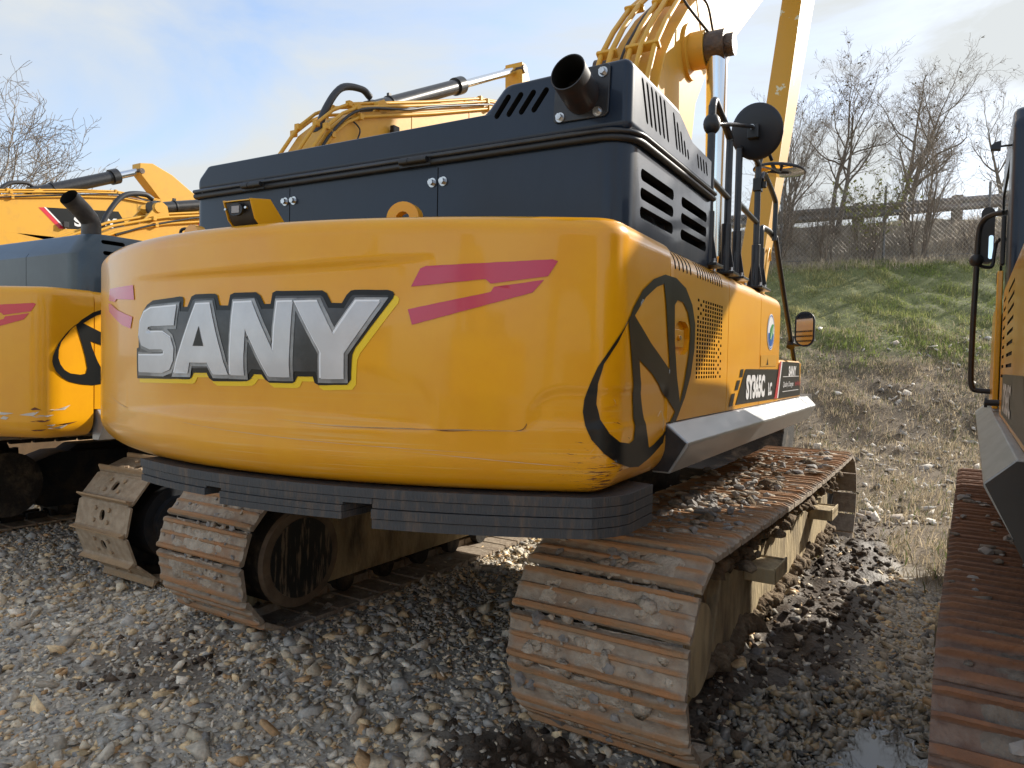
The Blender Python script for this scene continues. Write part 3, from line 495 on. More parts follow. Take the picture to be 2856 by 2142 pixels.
def main_machine():
    cx, cy = .540, 5.676
    root = thing('excavator', 'muddy yellow excavator with navy hood, big silver lettering across its rear and raised boom', 'excavator', (cx, cy, 0), -R(30), 'excavators parked side by side')
    ta, tb = undercarriage(root, 2.6, .8, 'caked', M_shoe1, rz=-R(2), off=(0, .08, 0))
    cw = counterweight(root, CW_P, CW_S)
    W = lambda off: (lambda s, z: wrap(s, z, off + relief(s, z)))
    blk = DECAL['lettering_black'][0]
    flat_decal('lettering_yellow_edge', [[(s+(.018 if (z < 1.80 or s > .62) else 0), z-(.017 if (z < 1.80 or s > .62) else .006)) for s, z in blk]], M_brightyel, cw, W(.002), zstep=.05)
    flat_decal('lettering_outline', [blk], M_blackprint, cw, W(.004), zstep=.05)
    inner = offset_poly(blk, -.012)
    lo = [(s, z) for s, z in inner]
    flat_decal('lettering_backing', [offset_poly(blk, -.018)], material('charcoal_gradient_print', (.018, .02, .022), .35, color2=(.085, .09, .10), nscale=2.5, nlo=.35, nhi=.65), cw, W(.0055), zstep=.05)
    for k in 'SANY':
        L = DECAL[k]
        flat_decal('letter_bevel', [offset_poly(L[0], .014)], M_silver_lo, cw, W(.007))
    for k in 'SANY':
        L = DECAL[k]
        flat_decal('letter_highlight', [offset_poly([(s-.0055, z+.005) for s, z in L[0]], .0015)], M_silver_hi, cw, W(.0085))
        flat_decal('letter', [[tuple(p) for p in l] for l in L[:1]], M_silver, cw, W(.010))
        if len(L) > 1: flat_decal('letter_hole', [L[1]], M_blackprint, cw, W(.0115))
    for k in ('red1', 'red2'): flat_decal('red_stripe', DECAL[k], material('crimson_reflective_print', (.52, .03, .08), .25, coat=.3), cw, W(.003), zstep=.05)
    for k in ('lr1', 'lr2'): flat_decal('pink_stripe', DECAL[k], M_pink, cw, W(.003), zstep=.05)
    flat_decal('round_emblem', DECAL['logo'], M_blackprint, cw, W(.0035), step=.025, zstep=.04)
    # long pale scrapes and rust gouges that cross the rear
    rnd = random.Random(5)
    def scrape(name, pts, w, mat):
        P = catmull([(p[0], p[1], 0) for p in pts], 8); L = [(p.x, p.y + w*(.5+.5*rnd.random())*math.sin(math.pi*min(.98, max(.05, i/len(P))))) for i, p in enumerate(P)] + [(p.x, p.y) for p in reversed(P)]
        return flat_decal(name, [L], mat, cw, lambda s, z: wrap(s, z, .0022 + relief(s, z) - inset(z)), step=0)
    scrape('scrape_mark', [(.33, 1.475), (.6, 1.462), (.9, 1.464), (1.2, 1.468), (1.27, 1.471)], .004, M_tan)
    scrape('rust_gouge', [(.95, 1.463), (1.0, 1.461), (1.08, 1.466)], .004, material('rust_gouge', (.14, .05, .02), .8))
    scrape('rust_gouge', [(1.22, 1.468), (1.25, 1.474), (1.262, 1.492), (1.255, 1.47)], .006, MATS['rust_gouge'])
    scrape('scrape_mark', [(-.25, 1.442), (.0, 1.425), (.5, 1.405), (.9, 1.395), (1.1, 1.392)], .0025, M_tan)
    scrape('scrape_mark', [(.8, 1.39), (1.1, 1.372), (1.3, 1.36), (1.42, 1.355)], .003, M_tan)
    scrape('scrape_mark', [(-.95, 1.50), (-.75, 1.47), (-.66, 1.462)], .004, M_tan)
    scrape('scrape_mark', [(-.6, 1.62), (-.2, 1.625), (.3, 1.615)], .0015, M_tan)
    for a in range(26):
        s = rnd.gauss(1.62, .07); z = rnd.gauss(1.40, .06)
        if s > 2.0: continue
        dx = rnd.uniform(-.05, .05); dz = rnd.uniform(-.05, .03)
        scrape('scratch', [(s, z), (s+dx*.5+.004, z+dz*.5), (s+dx, z+dz)], rnd.uniform(.001, .004), M_tan if a % 3 else MATS['rust_gouge'])
    for a in range(14):
        s = rnd.uniform(1.55, 1.66); z = rnd.uniform(1.49, 1.62); scrape('scratch', [(s, z), (s-.02, z+.002), (s-.05, z-.003)], .003, M_yel)
    hose(cw, [wrap(2.0, 1.50, .004), wrap(2.03, 1.52, .006), wrap(2.05, 1.49, .01), wrap(2.06, 1.47, .008), wrap(2.075, 1.44, .004)], .0016, M_tan, 'peeled_film')
    # stacked steel plates below
    f = lambda x, o=.03: -3.38 + o + .205*x*x
    def plate_sec(x0, x1, z0, z1, o=.03, endr=False):
        xs = list(np.linspace(x0, x1, 26)); back = [(x, f(x, o)) for x in xs]
        if endr: back += [(1.455, -2.86), (1.475, -2.80), (1.475, -2.55)]; poly = back + [(1.3, -2.5), (x0, -2.5)]
        else: poly = back + [(x1, -2.6), (x0, -2.6)]
        m = MB(); m.prism(poly, XY, z0, z1); m.build('weight_plate', M_plate, root, smooth=25, bevel=.003)
    for (x0, x1, z0, z1, er) in ((-.58, 1.40, 1.213, 1.247, True), (-.57, -.06, 1.183, 1.211, False), (-.56, -.06, 1.155, 1.181, False), (.03, .587, 1.183, 1.211, False), (.03, .587, 1.158, 1.181, False), (.03, .587, 1.132, 1.156, False),
                                 (.697, 1.40, 1.178, 1.211, True), (.697, 1.40, 1.142, 1.175, True), (.697, 1.40, 1.106, 1.139, True), (-.06, .697, 1.192, 1.2115, False)):
        plate_sec(x0, x1, z0, z1, .03 + random.uniform(-.004, .006), er)
    # ---- side doors (right) with real vents, grille, latch recess
    def door(y0, y1, name='side_door', z0=1.466, z1=2.19, x1=1.455):
        m = MB(); m.prism(side_profile(x1, z0, z1), XZ, y0, y1); return m.build(name, M_yel, root, smooth=40, bevel=.004)
    d1 = door(-2.347, -1.372)
    c = MB()
    for k in range(5): c.prism(slot(-2.29+k*.055, 2.155, .02, .13), YZ, 1.33, 1.6)
    for k in range(11): c.prism(slot(-1.96+k*.043, 2.155, .018, .13), YZ, 1.33, 1.6)
    rg = random.Random(3)
    for i in range(19):
        for j in range(11):
            y = -1.935+j*.042; z = 1.995-i*.0193
            if (j < 3 and i < 5 and (i+j) % 2) or (j > 7 and i > 8 and (i*3+j) % 2): continue
            c.box(1.42, 1.6, y-.013, y+.013, z-.0062, z+.0062)
    boolcut(d1, c)
    c = MB(); c.prism(slot(-2.172, 1.815, .225, .14, 4), YZ, 1.434, 1.6); boolcut(d1, c, M_yel)
    m = MB(); m.box(1.434, 1.444, -2.262, -2.11, 1.775, 1.852); m.cyl((1.444, -2.185, 1.815), (1.452, -2.185, 1.815), .012, 12)
    m.build('door_latch', M_yel, d1, bevel=.004)
    m = MB(); m.cyl((1.444, -2.185, 1.815), (1.456, -2.185, 1.815), .009, 12); m.build('lock_barrel', M_steel, d1)
    d2 = door(-1.366, -.556); d3 = door(-.549, .10)
    m = MB(); m.box(.9, 1.40, -2.347, .09, 1.47, 2.13); m.box(-1.40, .9, -2.347, .09, 1.47, 2.17); m.box(-1.44, 1.44, -2.34, 1.9, 1.27, 1.464)
    m.build('house_body', M_darkmud, root)
    m = MB(); m.prism([(-1.30, 1.466), (1.45, 1.466), (1.45, 1.735), (1.43, 1.755), (-1.30, 1.755)], XZ, .106, 1.12); nose = m.build('tool_box', M_yel, root, smooth=30, bevel=.008)
    m = MB(); m.box(1.30, 1.40, .14, .42, 1.757, 1.775); m.build('step_plate', M_bpaint, root)
    # prints on the doors (x = side plane)
    side = lambda off: (lambda y, z: (1.455+off, y, z))
    K = lambda s: s - 4.46
    flat_decal('model_sign', [[(-.949, 1.686), (.081, 1.687), (-.065, 1.487), (-.721, 1.490), (-1.17, 1.492)]], M_blackprint, d2, side(.003), step=0)
    for pts in ([(3.395, 1.685), (3.464, 1.686), (3.439, 1.642), (3.367, 1.641)], [(3.312, 1.624), (3.389, 1.625), (3.336, 1.572), (3.263, 1.571)], [(3.193, 1.554), (3.272, 1.555), (3.223, 1.487), (3.139, 1.487)]):
        flat_decal('black_dash', [[(K(a), b) for a, b in pts]], M_blackprint, d2, side(.003), step=0)
    flat_decal('red_bar', [[(.108, 1.742), (.165, 1.742), (.04, 1.488), (-.06, 1.487)]], M_red, d3, side(.007), step=0)
    flat_decal('white_bar', [[(.165, 1.742), (.205, 1.743), (.075, 1.488), (.04, 1.488)]], M_white, d3, side(.007), step=0)
    flat_decal('maker_sign', [[(.205, 1.742), (1.02, 1.742), (1.09, 1.480), (.08, 1.484)]], M_blackprint, nose, side(.0), step=0).location = (.0, 0, 0)
    text_mesh('SY365C', .175, M_white, 'model_lettering', d2, lambda u, v: (1.461, -.93+u, 1.522+v), sx=.93, bold=.010)
    text_mesh('LC', .105, M_white, 'model_lettering', d2, lambda u, v: (1.461, -.285+u, 1.522+v), sx=1.0, bold=.006)
    text_mesh('SANY', .10, M_white, 'maker_lettering', nose, lambda u, v: (1.458, .50+u, 1.64+v), sx=1.3, bold=.004)
    text_mesh('Quality Changes', .055, M_white, 'slogan_lettering', nose, lambda u, v: (1.458, .27+u, 1.56+v), sx=1.25, shear=.3)
    text_mesh('the World', .055, M_red, 'slogan_lettering', nose, lambda u, v: (1.459, .80+u, 1.56+v), sx=1.1, shear=.3)
    for z in (1.632, 1.525): flat_decal('white_line', [[(.26, z), (.98, z), (.98, z+.004), (.26, z+.004)]], M_white, nose, side(.003), step=0)
    ov = lambda rx, rz_, dy=0, dz=0, a0=0, a1=2*math.pi, n=28: [(-.235+dy+rx*math.cos(a), 1.93+dz+rz_*math.sin(a)) for a in np.linspace(a0, a1, n)[:-1]]
    flat_decal('round_label', [ov(.12, .118)], M_white, d3, side(.003), step=0); flat_decal('label_ring', [ov(.112, .110), ov(.106, .104)[::-1]], M_blue, d3, side(.0045), step=0)
    flat_decal('label_blue', [ov(.085, .075, 0, -.02, math.pi*.95, math.pi*2.1)], M_blue, d3, side(.0045), step=0)
    flat_decal('label_leaf', [[(-.28, 1.90), (-.26, 1.95), (-.2, 1.985), (-.16, 1.98), (-.17, 1.93), (-.21, 1.895), (-.25, 1.87)]], M_green, d3, side(.006), step=0)
    flat_decal('label_ray', [[(-.27, 1.885), (-.2, 1.955), (-.165, 1.975), (-.2, 1.945), (-.255, 1.88)]], M_white, d3, side(.0075), step=0)
    flat_decal('clear_sticker', [[(-.53, 1.775), (-.02, 1.785), (-.01, 1.708), (-.53, 1.703)]], material('yellow_label', (.62, .31, .03), .3), d3, side(.003), step=0)
    flat_decal('arrow_mark', [[(-.36, 1.715), (-.30, 1.715), (-.31, 1.73), (-.325, 1.76), (-.335, 1.73)]], M_blackprint, d3, side(.005), step=0)
    # ---- skirt under the doors
    pr = [(1.40, 1.463), (1.462, 1.463), (1.55, 1.392), (1.548, 1.38), (1.475, 1.262), (1.40, 1.262)]
    m = MB(); m.prism(pr, XZ, -2.35, 1.45); sk = m.build('side_skirt', M_skirt, root, smooth=20, bevel=.006)
    for v in sk.data.vertices:
        if v.co.y > 1.4 and v.co.x > 1.5: v.co.y -= .14
    m = MB(); m.prism([(1.395, 1.455), (1.456, 1.455), (1.54, 1.39), (1.47, 1.27), (1.395, 1.27)], XZ, -2.358, -2.351); m.build('skirt_end_cap', M_bpaint, root)
    flat_decal('skirt_sticker', [[(.98, 0), (1.06, 0), (1.06, 1), (.98, 1)]], M_white, sk, lambda u, v: (1.462+.088*v+.002, u+.02*v, 1.463-.071*v+.003), step=0)
    # ---- hood
    def rounded(x0, x1, y0, y1, r, n=7):
        pts = []
        for (cx_, cy_, a0) in ((x1-r, y0+r, -90), (x1-.02, y1-.02, 0), (x0+.02, y1-.02, 90), (x0+r*.6, y0+r*.6, 180)):
            rr = r if a0 == -90 else (r*.6 if a0 == 180 else .02)
            pts += [(cx_+rr*math.cos(R(a0+90*k/n)), cy_+rr*math.sin(R(a0+90*k/n))) for k in range(n+1)]
        return pts
    m = MB(); m.prism(rounded(-.96, 1.415, -2.75, -1.62, .11), XY, 2.175, 2.505); hood = m.build('engine_hood', M_navy, root, smooth=40)
    c = MB(); c.box(.85, 1.38, -2.66, -1.66, 2.2, 2.47); boolcut(hood, c)
    c = MB()
    for z in (2.408, 2.338, 2.268):
        c.prism(slot(-2.41, z, .40, .044), YZ, 1.3, 1.6); c.prism(slot(-1.90, z, .41, .044), YZ, 1.3, 1.6)
    for x in (-.262, .592): c.box(x-.0025, x+.0025, -2.9, -2.742, 2.1, 2.49)
    boolcut(hood, c)
    m = MB(); m.cyl((1.17, -2.62, 2.31), (1.17, -1.7, 2.31), .095, 28); m.cyl((1.17, -2.3, 2.31), (1.17, -2.27, 2.31), .10, 28); m.cyl((1.17, -2.0, 2.31), (1.17, -1.97, 2.31), .10, 28); m.build('muffler', M_steel, hood)
    for x in (-.29, -.235, .565, .62): bolt(hood, (x, -2.75, 2.43))
    # rubber seal and rolled rim between hood and lid
    def rim(off, z, r, name, mat):
        P = rounded(-.96-off, 1.415+off, -2.75-off, -1.62+off, .12+off); P = P[:8] + P[8:10] ; 
        L = [(-.96-off, -2.0), (-.96-off, -2.6), (-.93, -2.75-off)] + [(x, y) for x, y in rounded(-.96-off, 1.415+off, -2.75-off, -1.62+off, .12+off)[:8]] + [(1.415+off, -2.2), (1.415+off, -1.63)]
        m = MB(); m.tube([(x, y, z) for x, y in L], r, 8); return m.build(name, mat, hood, smooth=60)
    rim(.012, 2.512, .014, 'rubber_seal', M_black); rim(.02, 2.534, .010, 'lid_rim', M_bpaint)
    for (xa, xb) in ((.42, .56), (-.55, -.42)):
        m = MB(); m.cyl((xa, -2.785, 2.520), (xb, -2.785, 2.520), .012, 12); m.cyl((xa+.04, -2.785, 2.520), (xa+.045, -2.785, 2.520), .0135, 12); m.box(xa-.01, xb+.01, -2.775, -2.76, 2.50, 2.545); m.build('hinge', M_black, hood)
    m = MB(); m.prism([(-.95, 2.535), (1.42, 2.535), (1.42, 2.79), (.895, 2.778), (.80, 2.678), (-.87, 2.668), (-.95, 2.60)], XZ, -2.745, -1.63)
    lid = m.build('hood_lid', M_navy, root, smooth=40, bevel=.058, seg=6)
    c = MB(); c.prism([(-2.28, 2.795), (-1.98, 2.69), (-1.5, 2.683), (-1.5, 3.1), (-2.28, 3.1)], YZ, -2, 2)
    co = bpy.data.objects.new('cut', c.mesh('cut', M_navy)); C.objects.link(co); co.parent = root
    mm = lid.modifiers.new('c', 'BOOLEAN'); mm.object = co; mm.solver = 'EXACT'; bpy.context.view_layer.update()
    me = bpy.data.meshes.new_from_object(lid.evaluated_get(bpy.context.evaluated_depsgraph_get())); lid.modifiers.clear(); lid.data = me; bpy.data.objects.remove(co)
    c = MB()
    def slit(y, zt, zb=2.60, w=.024):
        h = zt-zb; p = rotpoly(slot(y+.03*h/.14, (zt+zb)/2, w, h), .0); p = [(a - (b-(zt+zb)/2)*.45, b) for a, b in p]; c.prism(p, YZ, 1.25, 1.6)
    for k in range(6): slit(-2.632+k*.050, 2.75)
    for k in range(5): slit(-2.26+k*.052, 2.738-k*.024)
    for k in range(4): slit(-1.90+k*.048, 2.662)
    for k in range(4):
        p = slot(.892+k*.055, 2.691, .024, .105); p = rotpoly(p, -R(38)); c.prism(p, XZ, -3, -2.5)
    boolcut(lid, c)
    # exhaust: flange plate, three bolts, short oblique pipe
    m = MB(); m.prism([(1.13, 2.590), (1.325, 2.588), (1.34, 2.60), (1.345, 2.765), (1.33, 2.775), (1.14, 2.77), (1.125, 2.76), (1.12, 2.60)], XZ, -2.757, -2.747); ex = m.build('exhaust_flange', M_bpaint, root, bevel=.003)
    p0, p1 = Vector((1.235, -2.755, 2.672)), Vector((1.268, -2.945, 2.688)); dd = (p1-p0).normalized()
    m = MB(); n = 36; a = dd.orthogonal().normalized(); b = dd.cross(a); cutn = Vector((-.35, -.85, .35)).normalized()
    rings = []
    for (base, rr, cutq) in ((p0, .066, 0), (p1, .066, 1), (p1, .062, 1), (p0+dd*.02, .062, 0)):
        ring = []
        for j in range(n):
            v = base + (a*math.cos(2*math.pi*j/n)+b*math.sin(2*math.pi*j/n))*rr
            if cutq: v = v - dd * ((v-p1).dot(cutn)/dd.dot(cutn))*.5
            ring.append(v)
        rings.append(ring)
    vs = [v for r_ in rings for v in r_]; fs = [(i*n+j, i*n+(j+1) % n, (i+1)*n+(j+1) % n, (i+1)*n+j) for i in range(3) for j in range(n)]
    mi = [0]*n*2 + [1]*n
    m.v = [tuple(v) for v in vs]; m.f = fs + [tuple(range(3*n, 4*n))]; m.m = mi+[1]
    m.build('exhaust_pipe', [material('sooty_pipe', (.02, .02, .022), .42, color2=(.07, .03, .02), nscale=9, nlo=.5, nhi=.8), M_dark], ex, smooth=40)
    for x, z in ((1.318, 2.745), (1.300, 2.607), (1.150, 2.607)): bolt(ex, (x, -2.757, z), r=.012)
    # ---- lifting eyes and rear camera
    lifting_eye(root, .60, -2.97, 2.19, R(12)); lifting_eye(root, -.62, -2.99, 2.19, -R(6))
    m = MB()
    A = lambda u, v, w: (w, u, v)
    shp = [(-.13, .125), (-.025, .145), (-.005, .12), (.055, .05), (.14, .03), (.145, -.02), (.05, -.01), (-.02, .005), (-.05, -.02), (-.105, .04)]
    m.prism(shp, A, .066, .071); m.prism(shp, A, -.071, -.066)
    m.prism([(-.13, .122), (-.025, .142), (-.005, .117), (.055, .047), (.05, .041), (-.008, .110), (-.027, .136), (-.13, .116)], A, -.066, .066)
    camh = m.build('camera_housing', material('chrome_yellow_paint', (.70, .36, .008), .3, coat=.3), root, bevel=.002); camh.location = (.07, -3.20, 2.187); camh.scale = (1, 1, .82); camh.rotation_euler.z = R(4)
    m = MB(); m.prism([(-.122, .115), (-.03, .115), (-.03, .02), (-.06, .0), (-.098, .038)], A, -.063, .063); m.build('camera_body', M_bpaint, camh, bevel=.002)
    m = MB(); m.prism(slot(.0, .078, .07, .055), lambda u, v, w: (u, w, v), -.133, -.12); m.build('camera_bezel', M_black, camh, bevel=.002)
    m = MB(); m.box(-.018, .02, -.135, -.1325, .062, .094); m.build('camera_lens', material('lens_glass', (.30, .27, .25), .15), camh)
    for x in (-.052, .052): bolt(camh, (x, -.125, .083), r=.006, washer=False, h=.006)
    # ---- handrails with gusseted feet
    def post(y, zt, name='handrail_post', zb=2.19, x=1.40, bend=None):
        m = MB(); pts = [(x, y, zb), (x, y, zt)] if not bend else bend
        m.tube(pts, .019, 12); o = m.build(name, M_bpaint, root, smooth=60)
        m = MB(); m.cyl((x, y, zb), (x, y, zb+.27), .026, 12); m.box(x-.003, x+.003, y-.055, y+.055, zb, zb+.05); m.prism([(y-.06, zb+.0), (y+.06, zb), (y+.02, zb+.18), (y-.02, zb+.18)], YZ, x-.004, x+.004)
        m.prism([(x-.05, zb), (x+.05, zb), (x+.02, zb+.18), (x-.02, zb+.18)], XZ, y-.004, y+.004); m.box(x-.06, x+.06, y-.07, y+.07, zb-.004, zb+.01); m.build('post_foot', M_bpaint, o, bevel=.002)
        for dx in (-.045, .045): bolt(o, (x+dx, y-.055, zb+.01), (0, 0, 1), r=.009)
        return o
    hr = post(-1.60, 3.0, bend=catmull([(1.4, -1.60, 2.19), (1.4, -1.60, 2.9), (1.4, -1.595, 2.97), (1.4, -1.56, 3.012), (1.4, -1.50, 3.0), (1.4, -1.27, 2.93), (1.4, -1.235, 2.90), (1.4, -1.235, 2.84), (1.4, -1.235, 2.19)], 5))
    post(-1.25, 2.2); post(-1.01, 2.92); p4 = post(-.50, 2.95); p5 = post(-.36, 2.6, bend=catmull([(1.4, -.36, 2.19), (1.4, -.36, 2.52), (1.4, -.35, 2.58), (1.4, -.3, 2.60), (1.4, -.1, 2.61), (1.4, .06, 2.60)], 5))
    hose(hr, [(1.4, -1.60, 2.62), (1.4, -1.235, 2.60)], .016, M_bpaint, 'handrail_bar'); hose(hr, [(1.4, -1.01, 2.62), (1.4, -.5, 2.60)], .016, M_bpaint, 'handrail_bar')
    hose(hr, [(1.4, -1.01, 2.92), (1.4, -.9, 2.95), (1.4, -.6, 2.97), (1.4, -.5, 2.95)], .017, M_bpaint, 'handrail_bar')
    m = MB(); n = 12
    vs = [];
    bc = Vector((1.4, -1.60, 2.885)); bm = bmesh.new(); bmesh.ops.create_uvsphere(bm, u_segments=16, v_segments=10, radius=.042); 
    for v in bm.verts: v.co = Vector((v.co.x, v.co.y, v.co.z*1.25)) + bc
    me = bpy.data.meshes.new('ball_clamp'); bm.to_mesh(me); bm.free(); me.materials.append(M_black); me.shade_smooth(); link(bpy.data.objects.new('ball_clamp', me), hr)
    # round mirrors: one turned away from the camera, one lying nearly flat
    def mirror(name, c, nrm_, r, lab, back, arm, face_mat):
        c = Vector(c); nrm_ = Vector(nrm_).normalized(); a = nrm_.orthogonal().normalized(); b = nrm_.cross(a); m = MB(); n = 40
        prof = [(0, .03), (.5, .026), (.85, .012), (.97, .004), (1.0, -.004), (.99, -.012), (.9, -.012)]
        vs = [c + nrm_*prof[0][1]]; fs = []
        for (q, h) in prof[1:]: vs += [c + nrm_*h + (a*math.cos(2*math.pi*j/n)+b*math.sin(2*math.pi*j/n))*r*q for j in range(n)]
        for j in range(n): fs.append((0, 1+j, 1+(j+1) % n))
        for i in range(len(prof)-2):
            for j in range(n): fs.append((1+i*n+j, 1+i*n+(j+1) % n, 1+(i+1)*n+(j+1) % n, 1+(i+1)*n+j))
        fs.append(tuple(1+(len(prof)-2)*n+j for j in range(n))); m.add(vs, fs); o = m.build(name, back, root, smooth=50)
        vs = [c - nrm_*.035]; fs = []; m = MB()
        for (q, h) in ((.4, -.032), (.75, -.022), (.95, -.0125)): vs += [c + nrm_*h + (a*math.cos(2*math.pi*j/n)+b*math.sin(2*math.pi*j/n))*r*q for j in range(n)]
        for j in range(n): fs.append((0, 1+j, 1+(j+1) % n))
        for i in range(2):
            for j in range(n): fs.append((1+i*n+j, 1+i*n+(j+1) % n, 1+(i+1)*n+(j+1) % n, 1+(i+1)*n+j))
        m.add(vs, fs); m.build('mirror_glass', face_mat, o, smooth=60)
        hose(o, arm, .011, M_bpaint, 'mirror_arm', n=3); return o
    M_mirror = material('mirror_glass', (.8, .8, .8), .03, metal=1)
    d1c = (1.49, -1.02, 3.0)
    mo = mirror('round_mirror', d1c, (-.25, -.95, -.25), .152, '', material('black_plastic', (.012, .013, .018), .5), [(1.4, -1.60, 2.885), (1.44, -1.35, 2.95), (1.485, -1.10, 3.005)], M_mirror)
    m = MB(); m.box(1.455, 1.515, -1.085, -1.035, 2.95, 3.025); m.build('mirror_clamp', M_black, mo, bevel=.005); bolt(mo, (1.48, -1.085, 3.01), r=.009)
    mirror('round_mirror', (1.47, -.20, 2.99), (.10, .02, .98), .165, '', material('black_plastic', (.012, .013, .018), .5), [(1.4, -.5, 2.93), (1.42, -.40, 3.08), (1.44, -.3, 3.03)], M_mirror)
    m = MB(); m.box(1.375, 1.425, -.53, -.47, 2.79, 2.87); m.box(1.425, 1.45, -.51, -.48, 2.81, 2.85); m.build('mirror_clamp', M_black, p4, bevel=.004)
    gb = hose(root, [(1.42, -.5, 2.86), (1.42, -.40, 2.915), (1.42, -.06, 2.84), (1.42, -.01, 2.79), (1.42, -.02, 2.66), (1.42, -.02, 2.56)], .017, M_bpaint, 'grab_bar', n=5)
    hose(root, [(1.41, .06, 2.60), (1.415, .09, 2.55), (1.42, .45, 2.20), (1.42, .80, 1.90), (1.42, .98, 1.755)], .018, M_bpaint, 'mirror_post', n=5)
    TM = lambda u, v, w: (u, w+(u-1.53)*.36, v)
    m = MB(); m.prism(slot(1.53, 1.995, .135, .27, 8), TM, .70, .735); rm = m.build('door_mirror', M_black, root, bevel=.012, seg=3); rm.rotation_euler.z = 0
    m = MB(); m.prism(slot(1.53, 1.995, .112, .245, 8), TM, .6955, .699); m.build('mirror_glass', M_mirror, rm)
    hose(rm, [(1.42, .80, 1.90), (1.46, .76, 1.875), (1.51, .74, 1.88)], .012, M_bpaint, 'mirror_arm', n=3)
    m = MB(); m.cyl((1.42, .78, 1.86), (1.42, .83, 1.93), .032, 14); m.build('ball_clamp', M_black, rm)
    # filler caps on the deck
    for y in (-.25,): 
        m = MB(); m.cyl((1.25, y, 2.18), (1.25, y, 2.23), .04, 20); m.cyl((1.25, y, 2.235), (1.25, y, 2.26), .045, 20); m.build('filler_cap', M_boom, root)
    # ---- boom, pipes, cylinders, work light, stick
    prof = [(.15, 1.7), (.05, 2.6), (.22, 3.3), (.42, 3.85), (.62, 4.25), (.85, 4.52), (1.2, 4.86), (1.8, 5.31), (2.6, 5.92), (4.0, 6.93), (8.7, 10.3), (9.0, 9.7), (4.33, 6.3), (1.79, 4.44), (1.52, 4.12), (1.42, 3.7), (1.35, 3.0), (1.1, 1.7)]
    bo = boom_assembly(root, prof, -.1, .4)
    for q in (-.1, .4):   # welded edge flanges
        pass
    back = [Vector((0, a, b)) for a, b in prof[1:11]]
    def along(off, x):
        out = []
        for i, p in enumerate(back):
            t = (back[min(i+1, len(back)-1)]-back[max(i-1, 0)]).normalized(); out.append(p + Vector((0, -t.z, t.y))*off + Vector((x, 0, 0)))
        return out
    for k, x in enumerate((-.13, -.03, .13, .23, .34)):
        pts = along(.10 + .02*(k % 2), x); m = MB(); m.tube(pts, .024, 10); m.build('hydraulic_pipe', M_boom, bo, smooth=50)
    for i_ in (3, 5, 7, 8):
        p = along(.09, 0)[i_]; t = (back[i_+1]-back[i_-1]).normalized()
        for (xa, xb) in ((-.17, 0.01), (.09, .38)):
            m = MB(); m.box(xa, xb, p.y-.018, p.y+.018, p.z-.035, p.z+.045, 0, Matrix.Rotation(math.atan2(t.z, t.y), 3, 'X')); m.build('pipe_clamp', M_boom, bo, bevel=.008)
    m = MB(); m.prism([(-.02, -.14), (.03, -.14), (.05, .05), (.03, .1), (-.01, .1), (-.03, .05)], lambda u, v, w: (.05+w, .36+u-.12, 3.9+v), -.02, .02); m.build('lifting_lug', M_boom, bo, bevel=.006)
    hose(bo, along(.05, .04), .012, M_black, 'hose')
    for sx, x0 in ((1, .40), (-1, -.10)):
        m = MB(); m.cyl((x0, 1.27, 4.50), (x0+sx*.03, 1.27, 4.50), .24, 32); m.cyl((x0, 1.27, 4.50), (x0+sx*.16, 1.27, 4.50), .16, 28); m.build('pin_boss', M_boom, bo, smooth=40)
        m = MB(); m.cyl((x0+sx*.165, 1.27, 4.50), (x0+sx*.33, 1.27, 4.50), .14, 24); m.cyl((x0+sx*.33, 1.27, 4.50), (x0+sx*.40, 1.27, 4.50), .095, 20); m.build('cylinder_eye', M_darkgrease, bo, smooth=40)
        cylinder(bo, (x0+sx*.25, 1.45, 1.9), (x0+sx*.25, 1.27, 4.42), .12, .092, frac=.30, name='boom_cylinder', barrel=M_boom)
    hose(bo, [(.42, .95, 4.85), (.46, 1.0, 4.78), (.52, 1.10, 4.7), (.60, 1.24, 4.60)], .012, M_black); hose(bo, [(.41, 1.45, 5.1), (.46, 1.6, 5.05), (.47, 1.75, 4.9), (.48, 1.85, 4.78), (.50, 1.98, 4.74)], .012, M_black)
    m = MB(); m.box(.43, .55, 1.94, 1.98, 4.66, 4.80)
    for k in range(9): m.box(.43+k*.0145, .434+k*.0145, 1.89, 1.94, 4.66, 4.81)
    m.build('work_light', M_black, bo, bevel=.003); m = MB(); m.box(.40, .52, 1.93, 1.98, 4.61, 4.64); m.build('light_bracket', M_boom, bo)
    bs = lambda off: (lambda y, z: (.4+off, y, z))
    flat_decal('boom_sign', [[(3.2, 6.32), (3.62, 5.85), (5.4, 7.13), (5.0, 7.62)]], M_blackprint, bo, bs(.003), step=0); flat_decal('red_stripe', [[(3.02, 6.19), (3.42, 5.72), (3.56, 5.82), (3.15, 6.29)]], M_red, bo, bs(.003), step=0)
    ang = math.atan2(6.92-5.91, 1.4)
    text_mesh('SANY', .36, M_white, 'boom_lettering', bo, lambda u, v: (.407, 3.62 + u*math.cos(.62) - v*math.sin(.62)*1.0, 5.98 + u*math.sin(.62) + v*math.cos(.62)), sx=1.2, bold=.012)
    st = MB(); st.prism([(3.9, 1.35), (4.75, 2.55), (5.05, 3.05), (6.1, 4.85), (7.55, 7.75), (8.5, 9.9), (9.6, 10.2), (9.35, 9.2), (8.9, 8.3), (6.95, 5.25), (5.45, 3.0), (4.6, 1.5), (4.2, 1.1)], YZ, .02, .34)
    sto = st.build('stick', M_stick, root, smooth=30, bevel=.012)
    m = MB(); m.prism([(3.2, .5), (3.9, .1), (4.8, .35), (4.9, 1.1), (4.3, 1.5), (3.9, 1.4), (4.1, .9), (3.9, .6)], YZ, -.45, .85); m.build('bucket', M_darkmud, root, bevel=.02)
